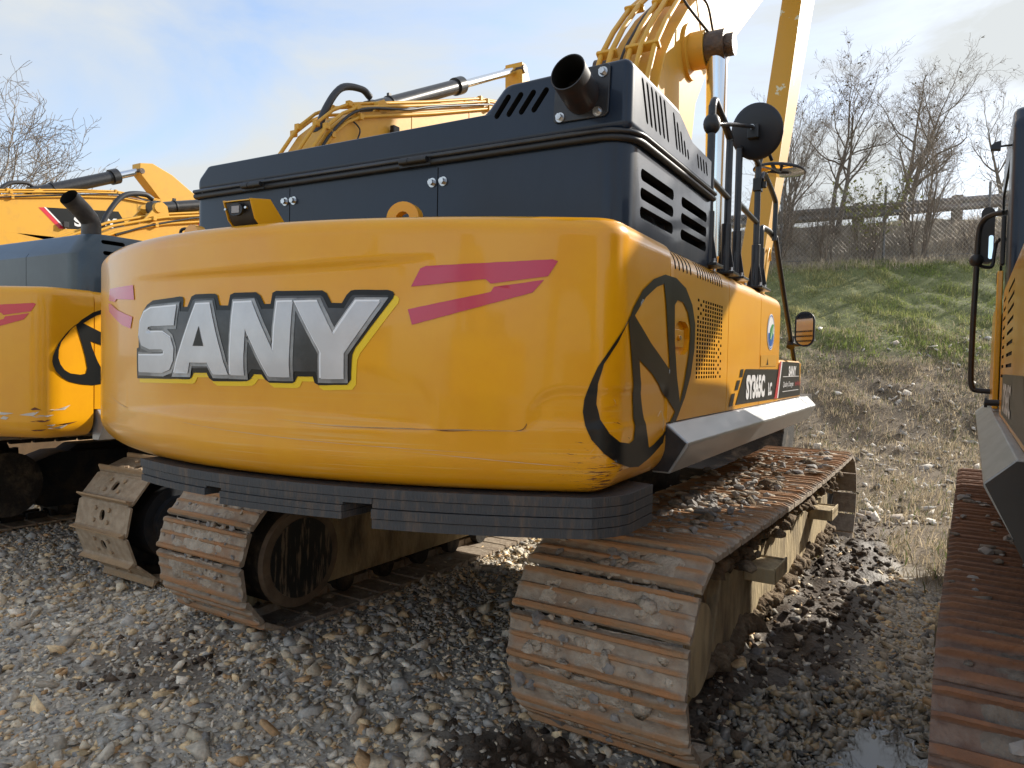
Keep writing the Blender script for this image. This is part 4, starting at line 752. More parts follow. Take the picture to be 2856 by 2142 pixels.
    hose(sto, [(.36, 5.0, 2.7), (.38, 5.1, 3.1), (.37, 5.35, 3.35), (.36, 5.5, 3.2)], .014, M_boom, 'hydraulic_pipe')
    # ---- mud, stones, straw caught on the tracks
    return root, ta, tb
M_darkgrease = material('greasy_brown_steel', (.05, .03, .02), .45, color2=(.10, .06, .035), nscale=14, bump=.4, bscale=40)
M_stick = material('chipped_yellow_paint', (.56, .30, .035), .42, color2=(.62, .60, .42), nscale=1.8, nlo=.655, nhi=.665, detail=5, bump=.05, bscale=12)
def generic_panels(root, left=False, zoff=0.0, P=None, S=None, z0=1.25, z1=2.19, cw=True):
    sg = -1 if left else 1
    if cw: counterweight(root, P, S, z0, z1, detail=False)
    m = MB(); m.box(-1.40, 1.40, -2.347, .09, z0+.05, z1-.02); m.box(-1.42, 1.42, -2.34, 1.9, z0+.02, z0+.21); m.build('house_body', M_darkmud, root)

def left_machine():
    base = Vector((-6.6, 5.2)); a = R(31); loc = (base.x*math.cos(a)+base.y*math.sin(a), -base.x*math.sin(a)+base.y*math.cos(a), 0)
    root = thing('excavator', 'yellow excavator with dented rear corner and bent exhaust stack left of the big lettering', 'excavator', loc, -a, 'excavators parked side by side')
    undercarriage(root, 2.65, .65, 'flat', M_shoe2, frame_mat=material('dark_blue_track_frame', (.010, .013, .018), .85, color2=(.06, .045, .03), nscale=3, nlo=.5, nhi=.72, bump=.3, bscale=20), pitch=.216, r=.42, zc=.46, phase=(.06, .02), off=(.15, .2, 0), detail=False)
    P, S = plan_curve(.26); z0, z1 = 1.11, 2.135
    cw = counterweight(root, P, S, z0, z1, M_yel, detail=False)
    W = lambda off: (lambda s, z: wrap(s, z, off, P, S))
    s_seam = float(S[np.argmin(np.abs(P[:, 1]+2.352)+(P[:, 0] < 0)*9)])
    # emblem over the corner and onto the door
    ds = s_seam - 2.127 + .40
    flat_decal('round_emblem', [[(s_seam + (s-1.79)*.82, 1.75+(z-1.68)*.80) for s, z in l] for l in DECAL['logo']], M_blackprint, cw, W(.0035), step=.03)
    for k_ in ('red1', 'red2'): flat_decal('red_stripe', [[(s+ds, z-.02) for s, z in l] for l in DECAL[k_]], M_red, cw, W(.003))
    rnd = random.Random(8)
    for i in range(14):
        s = s_seam - rnd.uniform(.25, .95); z = 1.17 + rnd.random()*.15; w = rnd.uniform(.05, .22)
        pts = [(s, z), (s+w*.4, z+rnd.uniform(0, .02)), (s+w, z+rnd.uniform(-.01, .03)), (s+w*.7, z-rnd.uniform(.001, .008)), (s+w*.2, z-rnd.uniform(.001, .006))]
        flat_decal('paint_chip', [pts], material('primer_scratch', (.55, .50, .42), .6) if i % 3 else MATS['rust_gouge'], cw, lambda u, v: wrap(u, v, .0025-inset(v, z0, z1), P, S), step=0)
    def door(y0, y1):
        m = MB(); m.prism(side_profile(1.455, 1.30, z1), XZ, y0, y1); return m.build('side_door', M_yel, root, smooth=40, bevel=.004)
    door(-2.346, -1.35); door(-1.344, .1)
    m = MB(); m.box(-1.42, 1.40, -2.34, .09, 1.13, 2.11); m.build('house_body', M_darkmud, root)
    m = MB(); m.prism([(1.40, 1.298), (1.462, 1.298), (1.56, 1.21), (1.475, 1.08), (1.40, 1.08)], XZ, -2.33, 1.45); m.build('side_skirt', M_skirt, root, bevel=.006)
    # hood with sloping shoulders and slots
    m = MB(); rings = []
    for (zz_, o_) in ((2.12, 0), (2.40, .0), (2.535, .085), (2.55, .11)):
        oy = o_; ox = o_*.35; x1_, y0_ = 1.40-ox, -2.42+oy; r_ = .17-o_*.3
        ring = [(x1_-r_+r_*math.cos(R(a)), y0_+r_+r_*math.sin(R(a)), zz_) for a in range(-90, 1, 10)] + [(x1_, -1.05, zz_), (-1.0, -1.05, zz_), (-1.0, y0_, zz_)]
        rings.append(ring)
    k_ = len(rings[0]); vs = [p_ for r2 in rings for p_ in r2]; fs = [(i*k_+j, i*k_+(j+1) % k_, (i+1)*k_+(j+1) % k_, (i+1)*k_+j) for i in range(3) for j in range(k_)] + [tuple(range(k_))[::-1], tuple(range(3*k_, 4*k_))]
    m.add(vs, fs)
    hood = m.build('engine_hood', material('weathered_navy_paint', (.03, .048, .064), .42, coat=.3, color2=(.04, .062, .08), nscale=4, bump=.02, bscale=4), root, smooth=28)
    c = MB()
    for z in (2.495, 2.415, 2.30, 2.235):
        c.prism(slot(-2.17, z, .17, .03), YZ, 1.2, 1.6); c.prism(slot(-1.93, z, .19, .03), YZ, 1.2, 1.6); c.prism(slot(-1.66, z, .19, .03), YZ, 1.2, 1.6)
    c.box(.668, .674, -2.6, -2.40, 2.1, 2.6); boolcut(hood, c)
    bolt(hood, (.64, -2.42, 2.16)); bolt(hood, (.71, -2.42, 2.15))
    m = MB(); L = [(1.16, -2.21, 2.53), (1.16, -2.21, 2.64), (1.163, -2.225, 2.675), (1.18, -2.29, 2.73), (1.215, -2.40, 2.80)]
    m.tube(L, .066, 28, cap=False); m.tube(L[::-1], .062, 28, 1, cap=False); m.build('exhaust_stack', [material('weathered_pipe', (.055, .05, .046), .45, color2=(.12, .115, .11), nscale=8, nlo=.45, nhi=.75, metal=.3, bump=.1), M_dark], root, smooth=35)
    m = MB(); m.tube([(1.0, -.9, 2.62), (.5, -.8, 2.62), (.1, -.7, 2.6)], .15, 22); m.build('air_cleaner', M_navy, root, smooth=40)
    hose(root, [(1.1, -1.1, 2.55), (1.15, -1.1, 2.66), (1.2, -1.0, 2.66), (1.2, -.95, 2.55)], .014); hose(root, [(.7, -1.0, 2.6), (.72, -1.05, 2.80), (.6, -1.1, 2.82), (.5, -1.0, 2.62)], .014)
    boom_low(root, 0, 0)
    return root
BOOM_LOW = [(.15, 1.6), (-.05, 2.7), (.35, 3.5), (.75, 4.0), (1.0, 4.36), (1.25, 4.58), (1.49, 4.72), (3.0, 5.22), (4.36, 5.70), (5.6, 5.98), (6.5, 5.95), (6.7, 5.6), (6.2, 5.3), (4.2, 4.75), (2.6, 4.15), (1.6, 3.45), (1.25, 2.6), (1.05, 1.6)]
def boom_low(root, dy, dz, sc=1.0, x0=-.22, x1=.28, foot=(1.95, 4.92), rod=(5.62, 6.72), prof=BOOM_LOW, rb=.105, frac=.56, gooseneck=None, sign=((2.62, 4.70), (3.05, 4.40), (4.9, 4.95), (4.7, 5.42))):
    pr = [(a*sc+dy, b*sc+dz) for a, b in prof]
    m = MB(); m.prism(pr, YZ, x0, x1); bo = m.build('boom', M_boom, root, smooth=40, bevel=.012)
    T_ = lambda p: (p[0]*sc+dy, p[1]*sc+dz)
    f_, r_ = T_(foot), T_(rod)
    xm = (x0+x1)/2
    cy = cylinder(bo, (xm, *f_), (xm, *r_), rb*sc, rb*.6*sc, frac, 'stick_cylinder')
    m = MB(); d = Vector((0, r_[0]-f_[0], r_[1]-f_[1])).normalized(); q = Vector((xm, *f_))+d*.45*sc; m.cyl(q, q+d*.03, rb*1.12*sc, 20); m.box(xm-.02, xm+.02, q.y-.02, q.y+.03, q.z+rb*sc, q.z+rb*sc+.05); m.build('hose_clamp', M_black, cy)
    for x in (x0+.04, x1-.04):
        m = MB(); m.prism([(f_[0]-.42*sc, f_[1]-.42*sc), (f_[0]+.05*sc, f_[1]+.12*sc), (f_[0]+.16*sc, f_[1]+.05*sc), (f_[0]+.22*sc, f_[1]-.22*sc)], YZ, x-.02, x+.02); m.cyl((x-.04, *f_), (x+.04, *f_), .085*sc, 20); m.build('cylinder_bracket', M_boom, bo, smooth=30)
    # stick: head above the boom tip, long arm falling away in front
    tip = pr[10]
    gn = gooseneck or [(r_[0]-.07, r_[1]+.10), (r_[0]+.09, r_[1]+.09), (r_[0]+.35, r_[1]-.35), (r_[0]+1.5, r_[1]-1.5), (r_[0]+2.3, r_[1]-3.6), (r_[0]+2.0, r_[1]-5.1), (r_[0]+1.75, r_[1]-5.0), (r_[0]+1.7, r_[1]-3.4), (r_[0]+.9, r_[1]-1.5), (r_[0]+.2, r_[1]-.9), (r_[0]-.05, r_[1]-.35)]
    m = MB(); m.prism(gn, YZ, xm-.17, xm+.17); st = m.build('stick', M_boom, root, smooth=35, bevel=.015)
    m = MB(); m.cyl((xm-.2, *r_), (xm+.2, *r_), .07, 18); m.build('pin', M_darkgrease, st)
    # steel pipes along the top flank and hoses with fittings
    top = [Vector((0, a, b)) for a, b in pr[2:11]]
    for k, x in enumerate((x1+.03, x1+.02, x0-.03, x1-.10, x0+.10)):
        off = (-.06, .05, .04, .11, .11)[k]; pts = []
        for i, p in enumerate(top):
            t = (top[min(i+1, len(top)-1)]-top[max(i-1, 0)]).normalized(); pts.append(p+Vector((x, -t.z*off, t.y*off)))
        m = MB(); m.tube(pts, .021, 8); m.build('hydraulic_pipe', M_boom, bo, smooth=50)
        for i in (2, 4, 6):
            m = MB(); p = pts[i]; m.box(p.x-.035, p.x+.035, p.y-.03, p.y+.03, p.z-.035, p.z+.035); m.build('pipe_clamp', M_boom, bo, bevel=.005)
    hose(bo, [(xm+.02, f_[0]-.9*sc, f_[1]-.55*sc), (xm+.02, f_[0]-.75*sc, f_[1]-.2*sc), (xm+.02, f_[0]-.5*sc, f_[1]+.12*sc), (xm+.02, f_[0]-.15*sc, f_[1]+.22*sc), (xm+.02, f_[0]+.02, f_[1]+.17*sc)], .045*sc, material('ribbed_hose', (.03, .032, .038), .5, bump=.0), 'hose')
    hose(bo, [(x1+.05, pr[3][0], pr[3][1]-.1), (x1+.05, pr[4][0], pr[4][1]-.05), (x1+.05, pr[6][0], pr[6][1]+.02), (x1+.05, pr[7][0]*.6+pr[6][0]*.4, pr[7][1]*.6+pr[6][1]*.4), (x1+.05, pr[7][0], pr[7][1]+.03), (x1+.05, pr[8][0], pr[8][1])], .017, M_black, 'hose')
    if prof is BOOM_LOW: hose(bo, [(x1+.02, 1.35*sc+dy, 4.6*sc+dz), (x1+.04, 1.5*sc+dy, 4.5*sc+dz), (x1+.03, 1.45*sc+dy, 4.3*sc+dz), (x1+.03, 1.6*sc+dy, 4.15*sc+dz)], .010, M_black, 'hose')
    p = T_((2.12, 4.70)); m = MB(); m.box(x1+.03, x1+.10, p[0]-.06, p[0]+.06, p[1]-.12, p[1]+.02); m.box(x1, x1+.03, p[0]-.02, p[0]+.02, p[1]-.14, p[1]-.1); m.build('work_light', M_black, bo, bevel=.012)
    sg = [T_(q) for q in sign]
    flat_decal('boom_sign', [sg], M_blackprint, bo, lambda u, v: (x1+.004, u, v), step=0)
    w = .16*sc; flat_decal('red_stripe', [[(sg[0][0]-w, sg[0][1]-.03), (sg[1][0]-w, sg[1][1]-.03), sg[1], sg[0]]], M_red, bo, lambda u, v: (x1+.003, u, v), step=0)
    flat_decal('white_stripe', [[(sg[0][0]-.05*sc, sg[0][1]), (sg[1][0]-.05*sc, sg[1][1]), sg[1], sg[0]]], M_white, bo, lambda u, v: (x1+.006, u, v), step=0)
    an = math.atan2(sg[2][1]-sg[1][1], sg[2][0]-sg[1][0]); hh = sg[0][1]-sg[1][1]
    text_mesh('SANY', .30*sc, M_white, 'boom_lettering', bo, lambda u, v: (x1+.008, sg[1][0]+.18*sc+u*math.cos(an)-v*math.sin(an), sg[1][1]+.10*sc+u*math.sin(an)+v*math.cos(an)), sx=1.35, bold=.012)
    m = MB(); 
    for q in (2.55, 3.9):
        p = T_((q, 0)); zt = np.interp(p[0], [a for a, b in pr[2:11]], [b for a, b in pr[2:11]]); m.box(x1, x1+.006, p[0]-.012, p[0]+.012, zt-.75*sc, zt-.02)
    m.build('weld_seam', M_boom, bo)
    return bo

def far_machine(x, y, label, foot, rod, prof, gn, sign, yaw=31, frac=.56, rb=.105):
    a = R(yaw); root = thing('excavator', label, 'excavator', (x*math.cos(a)+y*math.sin(a), -x*math.sin(a)+y*math.cos(a), 0), -a, 'excavators parked side by side')
    boom_low(root, 0, 0, 1.0, foot=foot, rod=rod, prof=prof, gooseneck=gn, sign=sign, rb=rb, frac=frac)
    m = MB(); m.prism([(-1.4, 1.1), (1.4, 1.1), (1.4, 2.0), (1.3, 2.1), (-1.3, 2.1), (-1.4, 2.0)], XZ, -2.9, -2.3); m.build('counterweight', M_yel, root, bevel=.08, seg=3)
    m = MB(); m.box(-1.4, 1.4, -2.3, 1.8, 1.1, 1.9); m.build('house_body', M_yel, root, bevel=.03)
    m = MB(); m.box(-1.0, 1.3, -2.2, -1.0, 1.9, 2.2); m.build('engine_hood', M_navy, root, bevel=.04)
    m = MB(); m.box(-1.4, -.5, .2, 1.9, 1.9, 2.75); m.build('cab', M_navy, root, bevel=.06)
    for xc in (-1.3, 1.3):
        m = MB(); pts = [(-2.4+.43*(1-math.cos(t)), .46+.43*math.sin(t)) for t in np.linspace(-math.pi/2, math.pi/2, 9)] + [(2.4-.43*(1-math.cos(t)), .46+.43*math.sin(t)) for t in np.linspace(math.pi/2, -math.pi/2, 9)]
        m.prism(pts, YZ, xc-.3, xc+.3); m.build('track', M_shoe2, root)
    m = MB(); m.cyl((0, 0, .4), (0, 0, 1.12), .7, 24); m.box(-1.1, 1.1, -.3, .3, .35, .7); m.build('undercarriage_frame', M_darkmud, root)
    return root

def right_machine():
    a = R(32.3); x, y = 1.615, 4.7
    root = thing('excavator', 'excavator cut by the right edge with rusty track and black grab hoop at its cab', 'excavator', (x*math.cos(a)+y*math.sin(a), -x*math.sin(a)+y*math.cos(a), 0), -a, 'excavators parked side by side')
    undercarriage(root, 2.55, .8, 'triple', M_shoe3, phase=(.03, .05))
    P, S = plan_curve(0); cw = counterweight(root, P, S, 1.25, 2.19, M_yel, detail=False)
    m = MB(); m.box(-1.42, 1.42, -2.345, 1.9, 1.27, 1.46); m.box(-1.40, 1.42, -2.345, .1, 1.46, 2.17); m.build('house_body', M_darkmud, root)
    m = MB(); m.box(-.96, 1.40, -2.72, -1.62, 2.18, 2.7); m.build('engine_hood', M_navy, root, bevel=.05, seg=3)
    # left side panels with pressed ribs
    for (y0, y1) in ((-2.345, -1.30), (-1.294, -.35), (-.344, .12)):
        m = MB(); m.prism(side_profile(1.475, 1.466, 2.22, sgn=-1), XZ, y0, y1); o = m.build('side_door', M_yel, root, smooth=40, bevel=.004)
        c = MB()
        if y0 > -2:
            yy = y0+.12
            for k in range(9): c.prism(slot((y0+y1)/2, 2.08-k*.05, (y1-y0)*.6, .016), YZ, -1.6, -1.468)
            boolcut(o, c)
    flat_decal('model_sign', [[(-2.2, 1.49), (-.30, 1.49), (-.30, 1.69), (-2.0, 1.69)]], M_blackprint, root, lambda u, v: (-1.478, u, v), step=0)
    text_mesh('SY365C', .175, M_white, 'model_lettering', root, lambda u, v: (-1.481, -.55-u, 1.522+v), sx=1.3, bold=.006)
    pr = [(-1.44, 1.463), (-1.50, 1.463), (-1.575, 1.392), (-1.573, 1.38), (-1.50, 1.24), (-1.44, 1.24)]
    m = MB(); m.prism(pr, XZ, -2.30, 2.0); m.build('side_skirt', M_skirtlight, root, smooth=20, bevel=.005)
    m = MB(); m.prism([(-1.435, 1.458), (-1.50, 1.458), (-1.57, 1.388), (-1.497, 1.238), (-1.435, 1.238)], XZ, -2.307, -2.301); m.prism([(-1.4, 1.238), (-1.5, 1.238), (-1.4, 1.02)], XZ, -2.307, -2.0); m.build('skirt_end_cap', M_black, root)
    # cab: dark frame, side glass, door, yellow lower door skin
    cabm = MB(); cp = [(.18, 1.47), (1.85, 1.47), (1.95, 1.8), (1.80, 3.05), (1.62, 3.20), (.28, 3.20), (.18, 3.08)]
    cabm.prism(cp, YZ, -1.46, -.52); 
    cab = cabm.build('cab', M_navy, root, smooth=30, bevel=.05, seg=4)
    c = MB(); c.prism([(.55, 2.05), (1.75, 2.05), (1.66, 2.98), (.55, 2.98)], YZ, -1.6, -.3); c.box(-1.35, -.62, 1.5, 2.3, 1.75, 3.0); c.box(-1.35, -.62, 0, .5, 2.35, 3.0); boolcut(cab, c)
    glass = bpy.data.materials.new('tinted_glass'); glass.use_nodes = True; b = glass.node_tree.nodes['Principled BSDF']; b.inputs['Base Color'].default_value = (.55, .62, .62, 1); b.inputs['Roughness'].default_value = .03; b.inputs['Transmission Weight'].default_value = .9; b.inputs['IOR'].default_value = 1.1
    m = MB(); m.box(-1.452, -1.448, .56, 1.74, 2.06, 2.97); m.build('cab_window', glass, cab)
    m = MB(); m.box(-1.34, -.63, .21, .215, 2.36, 2.99); m.build('cab_window', glass, cab)
    m = MB(); m.box(-1.2, -.75, .5, 1.0, 1.6, 2.6); m.build('seat', M_black, cab, bevel=.05)
    m = MB(); m.box(-1.49, -1.465, .75, 1.80, 1.50, 2.12); m.build('door_panel', M_yel, root, bevel=.006)
    m = MB(); m.box(-1.50, -1.47, .48, .60, 1.48, 2.30); m.build('door_edge', M_yel, root, bevel=.006)
    m = MB(); m.box(-1.487, -1.462, .60, .66, 2.35, 2.65); m.build('door_hinge', M_black, root, bevel=.008)
    m = MB(); m.cyl((-1.47, .7, 2.28), (-1.50, .7, 2.28), .035, 16); m.build('door_lock', M_black, root)
    m = MB(); m.cyl((-1.46, .35, 3.0), (-1.515, .35, 3.0), .006, 8); m.prism([(-1.56, 2.985), (-1.512, 2.978), (-1.512, 3.028), (-1.545, 3.02), (-1.56, 3.005)], XZ, .325, .375); m.build('marker_light', M_black, root)
    m = MB(); m.cyl((-1.475, .1, 1.53), (-1.53, .1, 1.53), .018, 12); m.cyl((-1.53, .1, 1.53), (-1.545, .1, 1.53), .028, 12); m.build('door_stop', M_black, root)
    lifting_eye(root, -1.33, .45, 3.19, 0, .9, M_castgrey)
    hoop = hose(root, [(-1.46, 1.35, 2.80), (-1.52, 1.40, 2.80), (-1.575, 1.45, 2.77), (-1.60, 1.48, 2.68), (-1.605, 1.5, 2.4), (-1.612, 1.5, 2.0), (-1.612, 1.5, 1.68), (-1.600, 1.5, 1.585), (-1.57, 1.5, 1.565), (-1.49, 1.5, 1.56)], .019, M_black, 'grab_hoop', n=6)
    bm = bmesh.new(); bmesh.ops.create_uvsphere(bm, u_segments=14, v_segments=8, radius=.047)
    for v in bm.verts: v.co += Vector((-1.607, 1.5, 2.50))
    me = bpy.data.meshes.new('ball_clamp'); bm.to_mesh(me); bm.free(); me.materials.append(M_black); me.shade_smooth(); link(bpy.data.objects.new('ball_clamp', me), hoop)
    m = MB(); m.prism(slot(-1.545, 2.69, .085, .40, 8), XZ, 1.58, 1.68); mi = m.build('door_mirror', material('dark_grey_plastic', (.035, .036, .037), .55), root, bevel=.025, seg=3)
    m = MB(); m.prism(slot(-1.522, 2.60, .028, .17, 8), XZ, 1.572, 1.578); m.build('mirror_glass', MATS['mirror_glass'], mi)
    hose(mi, [(-1.60, 1.5, 2.47), (-1.55, 1.52, 2.45), (-1.51, 1.53, 2.46), (-1.50, 1.54, 2.55), (-1.49, 1.54, 2.62), (-1.47, 1.5, 2.64)], .012, M_black, 'mirror_arm', n=4)
    # raised boom further inside, out of frame but it shades the yard
    prof = [(.15, 1.7), (.05, 2.6), (.3, 3.4), (.8, 4.0), (1.5, 4.5), (4.0, 6.1), (8.0, 8.6), (8.3, 7.9), (6.5, 6.7), (4.0, 5.1), (1.9, 3.75), (1.4, 3.2), (1.3, 2.6), (1.1, 1.7)]
    m = MB(); m.prism(prof, YZ, -.05, .45); m.build('boom', M_boom, root, bevel=.012)
    return root

def tracks_dirt(root, spec, seed, name='mud', n=900, mat=None, size=(.012, .05), flat=.45, stone=False):
    """clods (or pebbles) lying on the shoes of a track: one joined part"""
    rg = np.random.default_rng(seed); V = []; F = []
    bm = bmesh.new(); bmesh.ops.create_icosphere(bm, subdivisions=1, radius=1); bv = np.array([v.co[:] for v in bm.verts]); bf = np.array([[v.index for v in f.verts] for f in bm.faces]); bm.free()
    for (xc, w, d0, d1, f, cnt, hz) in spec:
        for _ in range(cnt):
            d = rg.uniform(d0, d1); y, z, a = f(d); x = xc + rg.normal()*w
            if abs(x-xc) > .38: continue
            s = rg.uniform(*size) * (.6 + .8*rg.random()); v = bv * (1 + rg.normal(size=(len(bv), 1))*.22) * np.array([s*rg.uniform(.7, 1.5), s*rg.uniform(.7, 1.5), s*flat*rg.uniform(.6, 1.4)])
            th = rg.uniform(0, 6.28); c_, s_ = math.cos(th), math.sin(th); v = v @ np.array([[c_, s_, 0], [-s_, c_, 0], [0, 0, 1]])
            off = .006 + hz*rg.random(); ca, sa = math.cos(a), math.sin(a)
            v[:, 2] += off; yy = v[:, 1]*ca - v[:, 2]*sa; zz_ = v[:, 1]*sa + v[:, 2]*ca
            F.append(bf + len(V)*len(bv)); V.append(np.stack([v[:, 0]+x, yy+y, zz_+z], 1))
    V = np.concatenate(V); F = np.concatenate(F); me = bpy.data.meshes.new(name); me.from_pydata(V.tolist(), [], F.tolist()); me.materials.append(mat or M_mud)
    if not stone: me.shade_smooth()
    o = link(bpy.data.objects.new(name, me), root); o['kind'] = 'stuff'; return o

def mud_crust(root, xc, width, pitch_n, f, tot, phase, d_lo, d_hi, seed, base=.006, amp=.036, thr=.37, half=.36, mat=None, name='mud'):
    """dried mud pressed between the bars: a lumpy skin on every shoe, worn through where the bars stand proud"""
    p = tot/pitch_n; V = []; F = []; nx, nt_ = 46, 11
    for k in range(pitch_n):
        d = (k*p+phase) % tot
        if not (d_lo <= d <= d_hi or d_lo <= d+tot <= d_hi): continue
        y, z, a = f(d)
        if a == 0.0: z -= .03*math.sin(math.pi*(y+2.08)/4.18)
        X = np.linspace(-half, half, nx); Tt = np.linspace(-p*.47, p*.47, nt_); XX, TT = np.meshgrid(X, Tt)
        h = vnoise(XX+seed*7.3, TT+k*p+3, 7, seed, 5)*.6 + vnoise(XX+seed*3.1, TT+k*p+9, 26, seed+1, 3)*.4; big = vnoise(XX+seed, TT+k*p, 2.4, seed+2, 2)
        H = base + amp*(h + .55*(big-.5) - thr)*2.0; edge = np.clip((half-np.abs(XX)-.10*vnoise(XX*0, TT+k*p, 9, seed+4, 3))/.05, -.3, 1); H = np.minimum(H, .040)*edge - .012*(1-edge); H -= .022*(np.abs(TT)/(p*.47))**5
        ca, sa = math.cos(a), math.sin(a); yy = TT*ca - H*sa + y; zz = TT*sa + H*ca + z
        b = len(V)*nx*nt_; V.append(np.stack([XX+xc, yy, zz], -1).reshape(-1, 3)); i = np.arange(nx-1)[None]+np.arange(nt_-1)[:, None]*nx; F.append(np.stack([i, i+1, i+nx+1, i+nx], -1).reshape(-1, 4)+b)
    V = np.concatenate(V); F = np.concatenate(F); me = bpy.data.meshes.new(name); me.from_pydata(V.tolist(), [], F.tolist()); me.materials.append(mat or M_mud); me.shade_smooth()
    o = link(bpy.data.objects.new(name, me), root); o['kind'] = 'stuff'; return o
# ================================================================== terrain
T32 = R(32)
def toT(x, y): return x*math.cos(T32) - y*math.sin(T32), x*math.sin(T32) + y*math.cos(T32)
def vnoise(x, y, sc, seed=0, octv=4):
    """cheap value noise for arrays"""
    x = np.asarray(x, float)*sc; y = np.asarray(y, float)*sc; out = np.zeros(np.broadcast(x, y).shape); amp = 1; tot = 0
    rg = np.random.default_rng(seed); tab = rg.random((256, 256))
    for o in range(octv):
        xi = np.floor(x).astype(int); yi = np.floor(y).astype(int); fx = x-xi; fy = y-yi; fx = fx*fx*(3-2*fx); fy = fy*fy*(3-2*fy)
        g = lambda a, b: tab[(a+17*o) % 256, (b+31*o) % 256]
        out = out + amp*((g(xi, yi)*(1-fx)+g(xi+1, yi)*fx)*(1-fy) + (g(xi, yi+1)*(1-fx)+g(xi+1, yi+1)*fx)*fy); tot += amp; amp *= .5; x = x*2.03; y = y*2.03
    return out/tot
YP = [0, 8.5, 12, 20.5, 21.6, 23.2, 24, 400]; ZP = [0, 0, .42, 4.75, 5.0, 6.35, 6.5, 6.5]
def ss(a, b, t): t = np.clip((t-a)/(b-a), 0, 1); return t*t*(3-2*t)
def zones(x, y):
    """mud, straw/dirt and grass weights, puddle weight"""
    c, s = math.cos(T32), math.sin(T32); tx = x*c - y*s; ty = x*s + y*c
    n = vnoise(x, y, 1.3, 5); n2 = vnoise(x, y, 5, 6)
    mud = ss(.42, .12, np.abs(tx+.78 + (n-.5)*.45)) * ss(1.9, 2.6, ty+(n-.5)) * (1-ss(7.5, 10, ty))
    mud = np.maximum(mud, ss(.55, .2, np.hypot((tx+1.35)/1.5, (ty-2.35+(n-.5)*.8)))*1.0)
    mud = np.maximum(mud, .5*ss(.45, .2, np.hypot((tx+3.7)/1.3, (ty-2.35+(n-.5)*.4))))
    straw = ss(-.8, .6, (y + .25*x) - 6.7 + (n-.5)*2.6 + ss(-2.5, -3.5, tx)*-9)
    green = ss(14.2, 16.4, y + (n-.5)*3.0 + (n2-.5)*1.4) * ss(-6, -1, x)
    green = np.maximum(green, .55*ss(.62, .75, vnoise(x, y, .9, 9))*ss(8, 9.5, y)*ss(-2, 0, x)*(1-ss(11, 15, y)*.3))
    pud = ss(1.0, .55, np.hypot((tx-(-.32))/.55, (ty-3.15)/1.05) + (n-.5)*.7)
    return mud, straw, green, pud
def height(x, y):
    x = np.asarray(x, float); y = np.asarray(y, float)
    z = np.interp(y, YP, ZP); z = z + ss(0, 6, z)*(x-12)*.075*ss(-30, 0, x)*(x < 60)
    z = z * ss(-9, 1.5, x)
    mud, straw, green, pud = zones(x, y)
    near = np.exp(-np.maximum(0, np.hypot(x, y)-20)/60)
    z = z + near*((vnoise(x, y, .7, 1)-.5)*.06 + (vnoise(x, y, 4, 2)-.5)*.025)*(1-mud)
    c_, s_ = math.cos(T32), math.sin(T32); tx_ = x*c_ - y*s_; ty_ = x*s_ + y*c_
    berm = ss(-1.34, -1.12, tx_)*ss(-.30, -.72, tx_)*ss(3.0, 3.5, ty_)*ss(8.2, 7.2, ty_)
    z = z + mud*((vnoise(x, y, 5, 3, 5)-.5)*.12 - .005) + .10*berm*(.8+.4*vnoise(x, y, 6, 51)) - pud*.02
    z = z + ss(9, 11, y)*near*((vnoise(x, y, 1.6, 4)-.5)*.28 + (vnoise(x, y, 7, 8)-.5)*.07)
    return z
def grid_axis(parts):
    out = []
    for a, b, st in parts: out += list(np.arange(a, b, st))
    return np.array(out + [parts[-1][1]])
def make_ground():
    xs = grid_axis([(-500, -60, 40), (-60, -14, 4), (-14, -7, .3), (-7, 3.6, .045), (3.6, 24, .14), (24, 60, 3), (60, 500, 40)])
    ys = grid_axis([(-300, -20, 20), (-20, 1.2, 1.5), (1.2, 9.5, .045), (9.5, 24.5, .12), (24.5, 60, 3), (60, 500, 40)])
    X, Y = np.meshgrid(xs, ys); Z = height(X, Y); mud, straw, green, pud = zones(X, Y)
    nx, ny = len(xs), len(ys); V = np.stack([X.ravel(), Y.ravel(), Z.ravel()], 1)
    i = np.arange(nx-1)[None, :] + np.arange(ny-1)[:, None]*nx; F = np.stack([i, i+1, i+nx+1, i+nx], -1).reshape(-1, 4)
    me = bpy.data.meshes.new('ground'); me.vertices.add(len(V)); me.vertices.foreach_set('co', V.astype('f').ravel())
    me.loops.add(F.size); me.loops.foreach_set('vertex_index', F.astype('i').ravel()); me.polygons.add(len(F)); me.polygons.foreach_set('loop_start', np.arange(0, F.size, 4, dtype='i')); me.update(calc_edges=True)
    base = np.array([.42, .385, .325]); cm = np.array([.060, .043, .030]); cs = np.array([.155, .122, .086]); cg = np.array([.14, .15, .06]); n = vnoise(X, Y, 2.3, 12).ravel()[:, None]
    col = base[None]*(.8+.5*n); 
    for w, c_ in ((straw, cs), (green, cg), (mud, cm)): w = w.ravel()[:, None]; col = col*(1-w) + c_[None]*(.65+.7*n)*w
    # bank of dark brush soil behind the grass
    bk = (ss(20.4, 21.4, Y)*(1-ss(23.2, 23.6, Y))).ravel()[:, None]; col = col*(1-bk) + np.array([.26, .22, .17])[None]*(.6+.9*n)*bk
    col = col*(1-.45*pud.ravel()[:, None])
    a = me.color_attributes.new('Col', 'FLOAT_COLOR', 'POINT'); rough = np.where(mud.ravel() > .3, .6, .95) - .45*pud.ravel()
    a.data.foreach_set('color', np.concatenate([col, rough[:, None]], 1).astype('f').ravel())
    me.materials.append(vcol_material('soil', bump=.8, bscale=45, wetattr=True, var=.35)); me.shade_smooth()
    o = link(bpy.data.objects.new('ground', me)); o['kind'] = 'structure'; return o

